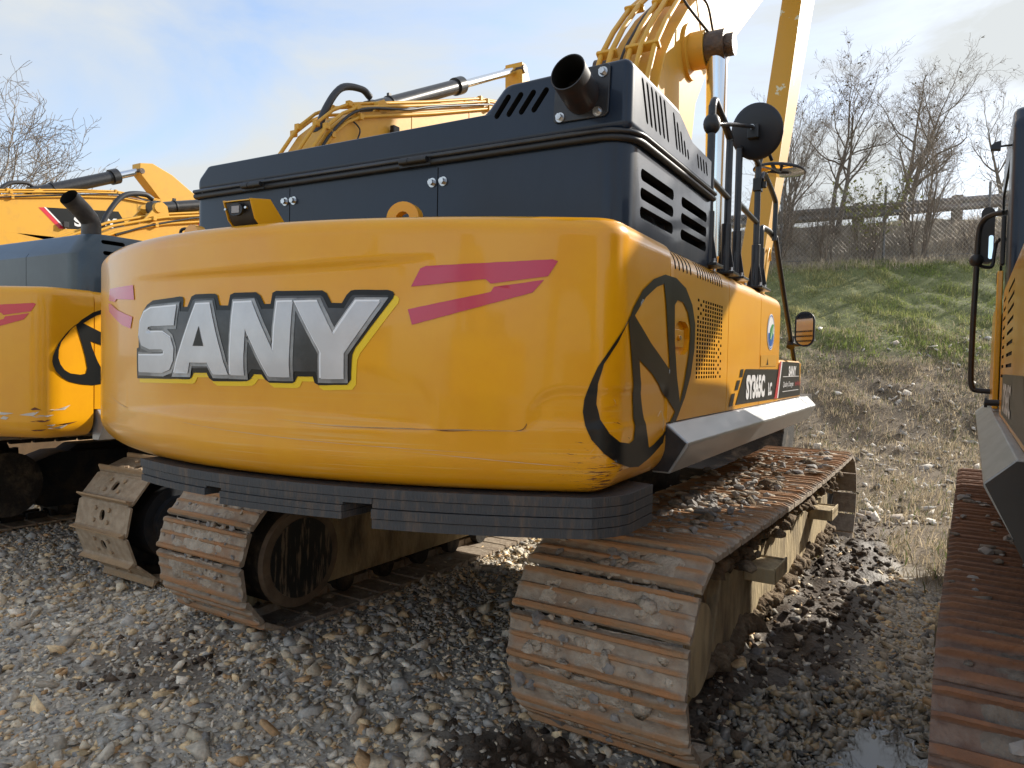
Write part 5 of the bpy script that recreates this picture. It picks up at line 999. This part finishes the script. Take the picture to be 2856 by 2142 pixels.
# ------------------------------------------------------------------ loose stone, grass
def hulls(n, seed, flat=.6, pts=9):
    rg = np.random.default_rng(seed); out = []
    for _ in range(n):
        bm = bmesh.new(); p = rg.normal(size=(pts, 3)); p /= np.linalg.norm(p, axis=1)[:, None]; p *= rg.uniform(.75, 1.1, (pts, 1)); p *= np.array([1, rg.uniform(.6, .95), flat*rg.uniform(.6, 1.3)])
        for q in p: bm.verts.new(q)
        r = bmesh.ops.convex_hull(bm, input=bm.verts); bmesh.ops.delete(bm, geom=[v for v in bm.verts if not v.link_faces], context='VERTS'); bm.verts.index_update()
        out.append((np.array([v.co[:] for v in bm.verts]), np.array([[v.index for v in f.verts] for f in bm.faces]))); bm.free()
    return out
def scatter(name, P, S_, col, variants, mat, seed, sink=.25, tilt=.5, parent=None):
    """joined stones: P (n,3), sizes, colours (n,4)"""
    rg = np.random.default_rng(seed); n = len(P); vi = rg.integers(0, len(variants), n); Vs, Fs, Cs = [], [], []; base = 0
    for k, (bv, bf) in enumerate(variants):
        idx = np.where(vi == k)[0]; m = len(idx)
        if not m: continue
        th = rg.uniform(0, 6.283, m); a = rg.normal(size=m)*tilt; b = rg.normal(size=m)*tilt
        ct, st = np.cos(th), np.sin(th); ca, sa = np.cos(a), np.sin(a); cb, sb = np.cos(b), np.sin(b)
        Rz = np.zeros((m, 3, 3)); Rz[:, 0, 0] = ct; Rz[:, 0, 1] = -st; Rz[:, 1, 0] = st; Rz[:, 1, 1] = ct; Rz[:, 2, 2] = 1
        Rx = np.zeros((m, 3, 3)); Rx[:, 0, 0] = 1; Rx[:, 1, 1] = ca; Rx[:, 1, 2] = -sa; Rx[:, 2, 1] = sa; Rx[:, 2, 2] = ca
        Ry = np.zeros((m, 3, 3)); Ry[:, 1, 1] = 1; Ry[:, 0, 0] = cb; Ry[:, 0, 2] = sb; Ry[:, 2, 0] = -sb; Ry[:, 2, 2] = cb
        M = Rx @ Ry @ Rz; V = np.einsum('mij,vj->mvi', M, bv) * S_[idx][:, None, None] + P[idx][:, None, :]
        V[:, :, 2] += (S_[idx]*(.5-sink))[:, None]*.6
        nv = len(bv); F = bf[None] + (np.arange(m)*nv)[:, None, None] + base; base += m*nv
        Vs.append(V.reshape(-1, 3)); Fs.append(F.reshape(-1, 3)); Cs.append(np.repeat(col[idx], nv, 0))
    V = np.concatenate(Vs); F = np.concatenate(Fs); Cc = np.concatenate(Cs)
    me = bpy.data.meshes.new(name); me.vertices.add(len(V)); me.vertices.foreach_set('co', V.astype('f').ravel()); me.loops.add(F.size); me.loops.foreach_set('vertex_index', F.astype('i').ravel())
    me.polygons.add(len(F)); me.polygons.foreach_set('loop_start', np.arange(0, F.size, 3, dtype='i')); me.update(calc_edges=True)
    a_ = me.color_attributes.new('Col', 'FLOAT_COLOR', 'POINT'); a_.data.foreach_set('color', Cc.astype('f').ravel()); me.materials.append(mat)
    o = link(bpy.data.objects.new(name, me), parent); o['kind'] = 'stuff'; return o
M_rock = vcol_material('crushed_stone', rough=.8, bump=.5, bscale=55, wetattr=True, var=.22)
STONES = hulls(30, 3, .52)
def stone_colors(n, rg, wet=None):
    pal = np.array([[.37, .345, .305], [.28, .28, .275], [.44, .39, .31], [.48, .375, .24], [.40, .27, .155], [.19, .19, .195], [.50, .465, .41], [.32, .285, .24]]); w = np.array([.2, .2, .15, .13, .05, .08, .07, .12]); w /= w.sum()
    c = pal[rg.choice(len(pal), n, p=w)] * rg.uniform(.75, 1.2, (n, 1)) * np.array([1.68, 1.60, 1.45])
    r = np.full((n, 1), .85)
    if wet is not None: k = wet[:, None]; c = c*(1-.62*k); r = r*(1-.72*k)
    return np.concatenate([c, r], 1)
def make_gravel():
    rg = np.random.default_rng(11); c, s = math.cos(T32), math.sin(T32)
    def place(n, x0, x1, y0, y1, size, dens, seed, name):
        x = rg.uniform(x0, x1, n); y = rg.uniform(y0, y1, n)
        # keep what the yard shows: a fan in front of the viewer, a little wider than the picture
        k = (np.abs(x) < .78*y + .5); x, y = x[k], y[k]
        mud, straw, green, pud = zones(x, y); pr = np.maximum((1-.93*mud), pud) * (1-.97*straw) * (1-green); k = rg.random(len(x)) < pr*dens(x, y); x, y = x[k], y[k]; mud, pud = mud[k], pud[k]
        tx = x*c-y*s; ty = x*s+y*c
        big = np.clip(np.exp(rg.normal(size=len(x))*.38), .3, 1.7)*size*1.06; z = height(x, y)
        wet = np.clip(ss(-.75, -.3, tx)*ss(6.0, 4.5, ty)*.5 + pud, 0, 1)
        return scatter(name, np.stack([x, y, z], 1), big, stone_colors(len(x), rg, wet), STONES, M_rock, seed, sink=.36, tilt=.42)
    one = lambda x, y: np.ones(len(x))
    place(85000, -6.5, 3.2, 1.3, 9.5, .016, one, 1, 'fine_gravel')
    place(26000, -6.5, 3.2, 1.3, 9.5, .029, lambda x, y: .5+.5*(vnoise(x, y, 1.2, 21) > .38), 2, 'gravel')
    place(6500, -5.5, 3.0, 1.3, 8.5, .048, lambda x, y: .3+1.0*(vnoise(x, y, .9, 22) > .5), 3, 'coarse_gravel')
    place(16000, -12, -4.5, 4.5, 13, .03, one, 5, 'gravel')
    n = 3600; a = rg.uniform(0, 6.283, n); q = np.sqrt(rg.random(n)); tx = -.28+.62*q*np.cos(a); ty = 3.1+1.1*q*np.sin(a); x = tx*c+ty*s; y = -tx*s+ty*c
    scatter('puddle_stones', np.stack([x, y, height(x, y)+.004], 1), np.clip(np.exp(rg.normal(size=n)*.35)*.034, .015, .06), stone_colors(n, rg, np.ones(n)*.9), STONES, M_rock, 6, sink=.3, tilt=.4)
    # pale flat stones on the bank
    n = 9000; x = rg.uniform(1.5, 18, n); y = 8.0 + rg.random(n)**1.4*8.5; k = rg.random(n) < .25+.9*(vnoise(x, y, .8, 31) > .52); x, y = x[k], y[k]
    col = stone_colors(len(x), rg); g_ = col[:, :3].mean(1, keepdims=True); col[:, :3] = g_*np.array([[1.04, 1.0, .93]])*1.05*.75 + col[:, :3]*.2
    scatter('bank_stones', np.stack([x, y, height(x, y)], 1), np.clip(np.exp(rg.normal(size=len(x))*.7)*.028, .01, .13), col, hulls(12, 8, .3), M_rock, 4)
def make_clods():
    rg = np.random.default_rng(19); n = 26000; x = rg.uniform(-3.6, 5.5, n); y = rg.uniform(1.4, 9, n); mud, straw, green, pud = zones(x, y); tx, ty = toT(x, y)
    k = (rg.random(n) < mud*(1-pud)*(.35+.9*(vnoise(x, y, 3, 61) > .45))) & (np.abs(x) < .78*y+.5); x, y = x[k], y[k]; m = len(x)
    s = np.clip(np.exp(rg.normal(size=m)*.6)*.020, .006, .055); c = np.array([.085, .062, .044])*rg.uniform(.55, 1.5, (m, 1)); r = np.full((m, 1), .75)
    scatter('mud_clods', np.stack([x, y, height(x, y)], 1), s, np.concatenate([c, r], 1), hulls(14, 5, .8, 14), vcol_material('mud_clod', rough=.85, bump=.9, bscale=70, wetattr=True, var=.4), 9, sink=.4)
def blades(name, x, y, h, w, cols, lean=.5, seed=0, z=None, curl=True):
    rg = np.random.default_rng(seed); n = len(x); z = height(x, y) if z is None else z
    th = rg.uniform(0, 6.283, n); ph = rg.uniform(0, 6.283, n); le = np.abs(rg.normal(size=n))*lean
    d = np.stack([np.cos(th), np.sin(th), 0*th], 1)*(w[:, None]); t = np.stack([np.cos(ph)*np.sin(le), np.sin(ph)*np.sin(le), np.cos(le)], 1)
    P = np.stack([x, y, z-.005], 1); mid = P + t*h[:, None]*.55; le2 = np.minimum(le*1.7+.2, 1.5); t2 = np.stack([np.cos(ph)*np.sin(le2), np.sin(ph)*np.sin(le2), np.cos(le2)], 1); tip = mid + t2*h[:, None]*.5
    V = np.stack([P-d, P+d, mid-d*.7, mid+d*.7, tip], 1).reshape(-1, 3); b = np.arange(n)*5
    F4 = np.stack([b, b+1, b+3, b+2], 1); F3 = np.stack([b+2, b+3, b+4], 1)
    me = bpy.data.meshes.new(name); me.vertices.add(len(V)); me.vertices.foreach_set('co', V.astype('f').ravel())
    li = np.concatenate([F4.ravel(), F3.ravel()]); me.loops.add(len(li)); me.loops.foreach_set('vertex_index', li.astype('i'))
    me.polygons.add(2*n); me.polygons.foreach_set('loop_start', np.concatenate([np.arange(0, 4*n, 4), 4*n+np.arange(0, 3*n, 3)]).astype('i')); me.update(calc_edges=True)
    a = me.color_attributes.new('Col', 'FLOAT_COLOR', 'POINT'); a.data.foreach_set('color', np.repeat(np.concatenate([cols, np.ones((n, 1))], 1), 5, 0).astype('f').ravel())
    me.materials.append(M_blade); o = link(bpy.data.objects.new(name, me)); o['kind'] = 'stuff'; return o
M_blade = vcol_material('dry_and_green_blades', rough=.7, bump=0, bscale=3, var=.1)
def _thin(m, f=.45):
    t = m.node_tree; b = t.nodes['Principled BSDF']; tr = t.nodes.new('ShaderNodeBsdfTranslucent'); mx = t.nodes.new('ShaderNodeMixShader'); mx.inputs[0].default_value = f
    t.links.new(b.inputs['Base Color'].links[0].from_socket, tr.inputs['Color']); t.links.new(b.outputs[0], mx.inputs[1]); t.links.new(tr.outputs[0], mx.inputs[2]); t.links.new(mx.outputs[0], t.nodes['Material Output'].inputs['Surface'])
_thin(M_blade)
def make_grass():
    rg = np.random.default_rng(77)
    n = 150000; x = rg.uniform(3, 22, n); y = 12.2 + rg.random(n)**1.15*9.0; g = zones(x, y)[2]; cl = vnoise(x, y, 1.6, 41, 3); cl2 = vnoise(x, y, .45, 43, 3); k = (rg.random(n) < np.clip(g*1.05, 0, 1)*(.4+.9*(cl > .45))) & (x < .80*y+2); x, y, cl, cl2 = x[k], y[k], cl[k], cl2[k]; m = len(x)
    mixw = np.clip(.40 + (cl2-.5)*2.0 + rg.normal(size=m)*.25, 0, 1)[:, None]
    cols = (1-mixw)*np.array([.20, .255, .065]) + mixw*np.array([.46, .42, .21]); cols = cols*rg.uniform(.6, 1.25, (m, 1))
    blades('grass', x, y, rg.uniform(.05, .11, m)*(.7+.8*(cl > .55)), rg.uniform(.004, .008, m), cols, .6, 1)
    n = 330000; x = rg.uniform(-2, 19, n); y = 5.4 + rg.random(n)*11.4; mud, straw, g, pud = zones(x, y); cl = vnoise(x, y, 1.3, 42, 4)
    k = (rg.random(n) < straw*(1-mud)*(.35+.9*(cl > .48))*(1-.6*g)) & (x < .80*y+2); x, y = x[k], y[k]; m = len(x)
    cols = np.array([.46, .38, .26])*rg.uniform(.35, 1.4, (m, 1)); gr = rg.random(m) < .12; cols[gr] = np.array([.10, .13, .04])*rg.uniform(.7, 1.2, (gr.sum(), 1))
    blades('dry_grass', x, y, rg.uniform(.06, .17, m), rg.uniform(.003, .006, m), cols, 1.3, 2)
    n = 24000; x = rg.uniform(3, 22, n); y = rg.uniform(20.2, 23.4, n); m = n; cols = np.array([.50, .43, .33])*rg.uniform(.4, 1.4, (m, 1))
    blades('tall_dry_weeds', x, y, rg.uniform(.08, .30, m), rg.uniform(.004, .007, m), cols, .6, 3)
def make_water():
    bm = bmesh.new(); pts = []
    c, s = math.cos(T32), math.sin(T32); rg = random.Random(2)
    for (tx, ty, ax, ay) in ((-.28, 3.05, .52, .95),):
        ring = []
        for k in range(40):
            a = 2*math.pi*k/40; q = 1+.12*math.sin(3*a+1)+.08*math.sin(7*a); px = tx+ax*q*math.cos(a); py = ty+ay*q*math.sin(a); ring.append(bm.verts.new((px*c+py*s, -px*s+py*c, .006)))
        bm.faces.new(ring)
    me = bpy.data.meshes.new('puddle'); bm.to_mesh(me); bm.free()
    m = material('puddle_water', (.02, .018, .014), .02, spec=1.0); m.node_tree.nodes['Principled BSDF'].inputs['IOR'].default_value = 1.33
    me.materials.append(m); o = link(bpy.data.objects.new('puddle', me)); o['kind'] = 'structure'

# ------------------------------------------------------------------ bare trees and shrubs
M_bark = material('grey_bark', (.16, .13, .10), .85, color2=(.24, .20, .16), nscale=8, bump=.5, bscale=30)
M_twig = material('twig_bark', (.25, .20, .155), .85)
M_twigpale = material('pale_twig_bark', (.22, .18, .14), .85)
M_leaf = material('withered_leaf', (.13, .10, .05), .7)
M_bud = material('yellow_green_bud', (.26, .27, .07), .7)
class TB:
    """fast tube collector"""
    def __init__(s): s.V = []; s.F = []; s.n = 0
    def tube(s, P, Rr, k):
        P = np.array(P); n = len(P); d = np.gradient(P, axis=0); d /= np.linalg.norm(d, axis=1)[:, None]+1e-9
        up = np.array([0.3, .2, 1.0]) if abs(d[0][2]) < .9 else np.array([1., .1, 0]); a = np.cross(d, up); a /= np.linalg.norm(a, axis=1)[:, None]+1e-9; b = np.cross(d, a)
        t = np.arange(k)*2*np.pi/k; ring = P[:, None]+(a[:, None]*np.cos(t)[None, :, None]+b[:, None]*np.sin(t)[None, :, None])*np.array(Rr)[:, None, None]
        s.V.append(ring.reshape(-1, 3)); i = np.arange(n-1)[:, None]*k; j = np.arange(k)[None]; F = np.stack([i+j, i+(j+1) % k, i+k+(j+1) % k, i+k+j], -1).reshape(-1, 4)+s.n; s.F.append(F); s.n += n*k
    def quad(s, V): s.V.append(np.array(V)); s.F.append(np.array([[0, 1, 2, 3]])+s.n); s.n += 4
    def build(s, name, mat, parent):
        V = np.concatenate(s.V); F = np.concatenate(s.F); me = bpy.data.meshes.new(name); me.vertices.add(len(V)); me.vertices.foreach_set('co', V.astype('f').ravel()); me.loops.add(F.size); me.loops.foreach_set('vertex_index', F.astype('i').ravel())
        me.polygons.add(len(F)); me.polygons.foreach_set('loop_start', np.arange(0, F.size, 4, dtype='i')); me.update(calc_edges=True); me.materials.append(mat); me.shade_smooth(); return link(bpy.data.objects.new(name, me), parent)
def bare_tree(root, seed, H=6.0, r0=.10, levels=4, trunks=1, spread=.55, kids=(7, 6, 5, 4), droop=0.0, leaves=0, twig=M_twig, tipr=.003, lean=(0, 0), leafmat=None, start=.25, bark=None):
    rg = np.random.default_rng(seed); tr, cr_, lf = TB(), TB(), TB()
    def grow(p, d, L, r, lev):
        n = 7 if lev < 2 else 5; P = [p]; q = p.copy(); dd = d.copy()
        for i in range(n):
            dd = dd + rg.normal(size=3)*((.07, .13)[lev] if lev < 2 else .19); dd[2] += (.07 if lev else .05) - droop*(lev >= 2)*(.3+.12*i); dd /= np.linalg.norm(dd); q = q + dd*L/n; P.append(q.copy())
        Rr = np.linspace(r, max(tipr, r*(.35 if lev else .12)), n+1); (tr if lev < 2 else cr_).tube(P, Rr, 7 if lev == 0 else (5 if lev == 1 else 3))
        if lev >= levels:
            if leaves and rg.random() < leaves:
                for _ in range(2):
                    c = P[rg.integers(2, n+1)]; a = rg.normal(size=3)*.035; b = rg.normal(size=3)*.022; lf.quad([c, c+a, c+a+b, c+b])
            return
        K = kids[min(lev, len(kids)-1)]
        for k in range(K):
            t = start+(1-start)*(k+rg.random())/K if lev == 0 else .15+.85*(k+rg.random())/K
            i = min(int(t*n), n-1); f = t*n-i; base = P[i]*(1-f)+P[i+1]*f; ax = P[i+1]-P[i]; ax /= np.linalg.norm(ax)
            o = rg.normal(size=3); o -= ax*o.dot(ax); o /= np.linalg.norm(o); sp = spread*rg.uniform(.7, 1.4); nd = ax*math.cos(sp)+o*math.sin(sp)
            grow(base, nd, L*rg.uniform(.42, .68)*(1-.35*t if lev == 0 else 1-.2*t), max(tipr, (Rr[i])*.55), lev+1)
    for t in range(trunks):
        a = rg.uniform(0, 6.28); d = np.array([lean[0]+math.cos(a)*.16*(trunks > 1), lean[1]+math.sin(a)*.16*(trunks > 1), 1.0]); d /= np.linalg.norm(d)
        grow(np.array([math.cos(a)*.15*(trunks > 1), math.sin(a)*.15*(trunks > 1), -.1]), d, H*rg.uniform(.6, .75), r0*rg.uniform(.7, 1), 0)
    tr.build('trunk', bark or M_bark, root); c = cr_.build('crown', twig, root)
    if lf.n: lf.build('withered_leaves', leafmat or M_leaf, c)['kind'] = 'stuff'
def make_trees():
    def T(x, y, label, dz=0, cat='tree', name='bare_tree', group=None, **kw):
        r = thing(name, label, cat, (x, y, float(height(x, y))+dz), 0, group); bare_tree(r, **kw)
    g = 'bare trees on the bank behind the guardrail'
    T(12.9, 24.6, 'tallest bare tree with a broad round crown behind the guardrail', seed=4, H=5.9, r0=.13, trunks=2, kids=(10, 7, 5, 5), spread=.72, leaves=.04, group=g)
    T(10.0, 23.0, 'forked bare tree with withered leaves left of the tall round one', seed=9, H=5.6, r0=.11, trunks=2, kids=(8, 6, 5, 5), leaves=.08, spread=.66, group=g)
    T(16.6, 25.0, 'thin leaning bare tree behind the guardrail, close to the right cab', seed=14, H=5.2, r0=.10, kids=(8, 6, 4, 4), lean=(.22, 0), leaves=.04, group=g)
    T(14.6, 26.0, 'slender bare tree between the round one and the leaning one', seed=21, H=4.6, r0=.08, kids=(7, 6, 4, 3), leaves=.04, group=g)
    T(8.6, 22.6, 'low many-stemmed bare tree beside the raised stick', seed=33, H=4.7, r0=.07, trunks=4, kids=(7, 5, 4, 3), leaves=.04, group=g)
    g2 = 'leafless shrubs along the chain-link fence'
    T(10.4, 21.5, 'tangled leafless shrub with pale green buds at the grass edge', cat='shrub', name='bare_shrub', seed=41, H=3.0, r0=.035, trunks=7, kids=(5, 5, 4), levels=3, leaves=.9, leafmat=M_bud, spread=.5, group=g2, tipr=.003, start=.1)
    T(11.9, 21.5, 'upright brown shrub beneath the tall round tree', cat='shrub', name='bare_shrub', seed=42, H=4.2, r0=.04, trunks=9, kids=(6, 4, 4), levels=3, spread=.3, group=g2, tipr=.003, start=.1)
    T(9.2, 21.4, 'dense brown shrub just right of the handrails', cat='shrub', name='bare_shrub', seed=43, H=2.6, r0=.035, trunks=7, kids=(5, 4, 4), levels=3, spread=.5, group=g2, tipr=.003, start=.1)
    T(7.7, 21.6, 'small leafless shrub glimpsed between the handrail posts', cat='shrub', name='bare_shrub', seed=44, H=3.0, r0=.035, trunks=8, kids=(6, 5, 4), levels=3, spread=.5, group=g2, tipr=.003, start=.1)
    T(15.3, 21.7, 'scraggly shrub in front of the right fence panel', cat='shrub', name='bare_shrub', seed=45, H=2.2, r0=.03, trunks=7, kids=(5, 4, 4), levels=3, spread=.6, group=g2, tipr=.003, start=.1)
    T(13.6, 21.6, 'thin shrub with arching stems by the fence', cat='shrub', name='bare_shrub', seed=46, H=2.6, r0=.03, trunks=7, kids=(5, 4, 4), levels=3, spread=.6, group=g2, tipr=.003, start=.1)
    g3 = 'pale bare trees beyond the machines at the left edge'
    r = thing('bare_tree', 'pale bare tree with long feathery twigs reaching in from the left edge', 'tree', (-17.4, 24.0, 0), 0, g3); bare_tree(r, seed=52, H=8.2, r0=.22, trunks=2, kids=(9, 8, 6, 4), spread=.62, droop=.04, twig=M_twigpale, tipr=.008, lean=(.30, 0), start=.3, bark=M_twigpale)
    r = thing('bare_tree', 'second pale bare tree, standing higher and cut by the left edge', 'tree', (-20.5, 27.0, 0), 0, g3); bare_tree(r, seed=55, H=12.5, r0=.24, trunks=1, kids=(9, 8, 6, 4), spread=.55, droop=.05, twig=M_twigpale, tipr=.008, start=.3, bark=M_twigpale)

def make_roadside():
    # guardrail on block posts along the road above
    g0, g1 = Vector((2.0, 24.6, 0)), Vector((24.0, 22.4, 0)); d = (g1-g0).normalized(); L = (g1-g0).length; nrm_ = Vector((d.y, -d.x, 0))
    def zt(p): return 6.62 + (p.x-9)*.085
    root = thing('guardrail', 'weathered steel guardrail on thick wooden posts along the road on the bank', 'guardrail', (g0.x, g0.y, 0)); inv = root.matrix_basis.inverted()
    prof = [(0, .16), (.03, .155), (.08, .10), (.08, .06), (.02, .02), (.02, -.02), (.08, -.06), (.08, -.10), (.03, -.155), (0, -.16), (-.006, -.16), (.02, -.10), (.07, -.09), (.07, -.065), (.012, -.02), (.012, .02), (.07, .065), (.07, .095), (.02, .10)]
    M_rail = material('galvanised_rail', (.16, .155, .15), .55, metal=.5, color2=(.24, .22, .20), nscale=3, stretch=(.3, .3, 2))
    for k in range(6):
        a = g0 + d*L*k/6 ; b = g0 + d*(L*(k+1)/6+.1); m = MB()
        m.prism(prof, lambda u, v, w: tuple((a+(b-a)*w) + nrm_*(u+.12) + Vector((0, 0, (zt(a)*(1-w)+zt(b)*w)-.02+v*1.35)) - root.location), 0, 1); m.build('rail', M_rail, root, smooth=50)
    M_wood = material('grey_timber', (.16, .14, .11), .9, color2=(.22, .19, .15), nscale=3, stretch=(8, 8, .6), bump=.4, bscale=20)
    k = .0
    while k < L:
        p = g0 + d*k; z = zt(p); m = MB(); m.box(p.x-.13-root.location.x, p.x+.13-root.location.x, p.y-.12-root.location.y, p.y+.12-root.location.y, float(height(p.x, p.y))-.3, z+.27, 0, Matrix.Rotation(math.atan2(d.y, d.x), 3, 'Z')); m.build('post', M_wood, root, bevel=.01); k += 3.05
    # chain-link fence
    f0, f1 = Vector((4.0, 21.75, 0)), Vector((22.0, 21.05, 0)); d = (f1-f0).normalized(); L = (f1-f0).length; Hf = 2.15
    root = thing('chain_link_fence', 'rusty chain-link fence on steel posts at the top of the grass bank', 'fence', (0, 0, 0))
    M_wire = material('fence_wire', (.55, .50, .44), .45, metal=.5); M_post = material('fence_post', (.20, .20, .20), .5, metal=.5)
    tb = TB(); step = .13; zb = lambda t: float(height(*(f0+d*t).xy))
    ts = np.arange(-Hf, L, step); hb = np.interp(np.arange(0, L+.5, .5), np.arange(0, L+.5, .5), [zb(t) for t in np.arange(0, L+.5, .5)]); gx = np.arange(0, L+.5, .5)
    for t in ts:
        for sg in (1, -1):
            P = []
            for u in np.linspace(0, Hf, 6):
                q = t+u if sg > 0 else t+Hf-u
                if 0 <= q <= L: p = f0+d*q; P.append((p.x, p.y+.004*sg, np.interp(q, gx, hb)+.03+u))
            if len(P) > 1: tb.tube(P, [.0032]*len(P), 3)
    o = tb.build('wire_mesh', M_wire, root); o['kind'] = 'stuff'
    for q in np.arange(.9, L, 3.0):
        p = f0+d*q; m = MB(); z = zb(q); m.cyl((p.x, p.y+.04, z-.3), (p.x, p.y+.04, z+Hf+.12), .035, 10); m.build('fence_post', M_post, root)
    m = MB(); 
    rl = [(f0+d*q) for q in np.arange(0, L, 1.5)]; m.tube([(p.x, p.y+.03, float(height(p.x, p.y))+.1) for p in rl], .012, 6); m.build('bottom_wire', M_post, root)
    # road on the bank
    rd = MB(); a, b = Vector((-2, 25.6, 0)), Vector((60, 20.4, 0)); 
    o = None

# ================================================================== build everything
make_ground(); make_gravel(); make_clods(); make_water(); make_grass(); make_roadside(); make_trees()
root1, ta1, tb1 = main_machine()
fpath, ftot = loop_path(-2.08, 2.1, .46, .43); L1 = 4.18; La = math.pi*.43
tracks_dirt(ta1, [(1.3, .22, L1+La+L1, ftot, fpath, 160, .022), (1.3, .2, 0, L1, fpath, 260, .022)], 1, 'mud', mat=M_mud, size=(.010, .036), flat=.28)
tracks_dirt(ta1, [(1.3, .25, L1+La+L1, ftot, fpath, 60, .02), (1.3, .2, 0, L1, fpath, 150, .02), (1.3, .12, .1, 1.4, fpath, 90, .02)], 2, 'caught_stones', mat=material('caught_stone', (.30, .28, .26), .8, color2=(.2, .19, .18), nscale=9, bump=.3), size=(.010, .030), flat=.7, stone=True)
tracks_dirt(ta1, [(1.47, .035, .0, L1, lambda d: (fpath(d)[0], fpath(d)[1]-.10-.05*math.sin(d*9), 0.0), 500, .06), (1.52, .05, .2, L1, lambda d: (fpath(d)[0], .70+.03*math.sin(d*7), 0.0), 700, .04), (1.565, .012, .0, L1, lambda d: (fpath(d)[0]*.86, .245+.02*math.sin(d*11), 0.0), 650, .02)], 3, 'mud', mat=material('clinging_mud', (.12, .085, .055), .95, color2=(.22, .17, .115), nscale=10, bump=.9, bscale=50, spec=.2), size=(.018, .045), flat=.8)
tracks_dirt(tb1, [(-1.3, .22, L1+La+L1, ftot, fpath, 120, .02)], 4, 'mud', mat=M_mud, size=(.010, .03), flat=.35)
tracks_dirt(tb1, [(-1.3, .2, L1+La+L1, ftot, fpath, 160, .02)], 5, 'caught_stones', mat=MATS['caught_stone'], size=(.008, .016), flat=.7, stone=True)
mud_crust(ta1, 1.3, .8, 54, fpath, ftot, 0, L1+La+L1-.3, ftot+4.3, 11)
mud_crust(tb1, -1.3, .8, 54, fpath, ftot, .07, L1+La+L1-.3, ftot+1.0, 12)
left_machine()
r3 = right_machine()
tr3 = [c for c in r3.children if c.name.startswith('track_frame')][1]
tracks_dirt(tr3, [(-1.275, .22, L1+La*1.0+L1, ftot, fpath, 60, .012), (-1.275, .2, 0, L1, fpath, 90, .01)], 6, 'mud', mat=material('grey_brown_mud', (.13, .11, .09), .95, color2=(.2, .17, .14), nscale=12, bump=.7), size=(.012, .035), flat=.35)
mud_crust(tr3, -1.275, .8, 54, fpath, ftot, .05, L1+La+L1-.3, ftot+4.2, 13, amp=.026, thr=.46, half=.38, mat=MATS['grey_brown_mud'])
tracks_dirt(tr3, [(-1.275, .2, L1+La+L1, ftot, fpath, 26, .015), (-1.275, .2, 0, L1, fpath, 90, .01)], 7, 'caught_stones', mat=MATS['caught_stone'], size=(.010, .028), flat=.6, stone=True)
profA = [(-1.5, 1.6), (-1.8, 3.0), (-1.2, 4.2), (.2, 4.95), (1.0, 5.12), (2.4, 5.42), (3.4, 5.6), (4.6, 5.62), (5.6, 5.5), (6.6, 5.3), (7.2, 5.0), (7.2, 4.6), (5.6, 4.5), (3.4, 4.4), (2.0, 3.9), (.9, 3.2), (-.2, 2.4), (-.5, 1.6)]
gnA = [(4.0, 6.55), (4.35, 6.62), (4.9, 6.45), (5.9, 5.9), (7.5, 4.2), (8.6, 1.6), (8.2, .4), (7.9, .5), (7.9, 1.7), (6.8, 3.9), (5.4, 5.3), (4.7, 5.6), (4.3, 6.0), (4.0, 6.3)]
far_machine(-18, 7.0, 'farthest left yellow excavator, lettered boom nearly level behind the bent stack', (1.55, 5.27), (4.05, 6.36), profA, gnA, ((1.72, 4.98), (2.17, 4.57), (3.7, 4.76), (3.4, 5.2)), frac=.78, rb=.15)
profB = [(-1.6, 1.6), (-1.8, 2.6), (-1.2, 3.2), (-.2, 3.72), (.5, 3.96), (.75, 4.03), (1.5, 4.2), (2.6, 4.38), (4.0, 4.5), (5.6, 4.5), (6.6, 4.4), (6.8, 4.0), (5.6, 3.8), (4.2, 3.6), (2.6, 3.3), (1.0, 2.9), (0, 2.2), (-.4, 1.6)]
gnB = [(3.9, 5.2), (4.2, 5.25), (4.8, 5.0), (5.9, 4.6), (7.2, 3.2), (8.0, 1.2), (7.8, .3), (7.5, .4), (7.3, 1.2), (6.4, 2.9), (5.2, 4.1), (4.4, 4.6), (4.0, 4.95)]
far_machine(-12, 7.0, 'yellow excavator, its black-cylinder boom showing just left of the navy hood', (.6, 4.22), (4.0, 5.1), profB, gnB, ((1.5, 4.1), (1.8, 3.8), (3.2, 3.95), (3.1, 4.2)), rb=.105, frac=.8)

# row of machines on the other side of the yard, seen only mirrored in the paint
def lot_row():
    for (x, y, yaw, lab) in ((2.2, -8.5, 200, 'yellow excavator across the yard behind the viewer, mirrored in the right part of the paint'), (-3.6, -9.5, 206, 'yellow excavator across the yard, mirrored behind the big lettering'), (-10.0, -9.0, 212, 'farthest yellow excavator across the yard, mirrored at the rounded left corner')):
        r = far_machine(0, 0, lab, (1.55, 4.27), (4.05, 5.36), [(a, b-1.0 if b > 2 else b) for a, b in profA], [(a, max(.1, b-1.0)) for a, b in gnA], ((1.75, 4.25), (2.55, 3.45), (5.2, 3.75), (4.9, 4.4)), frac=.78, rb=.13)
        r.location = (x, y, 0); r.rotation_euler.z = -R(yaw)
lot_row()
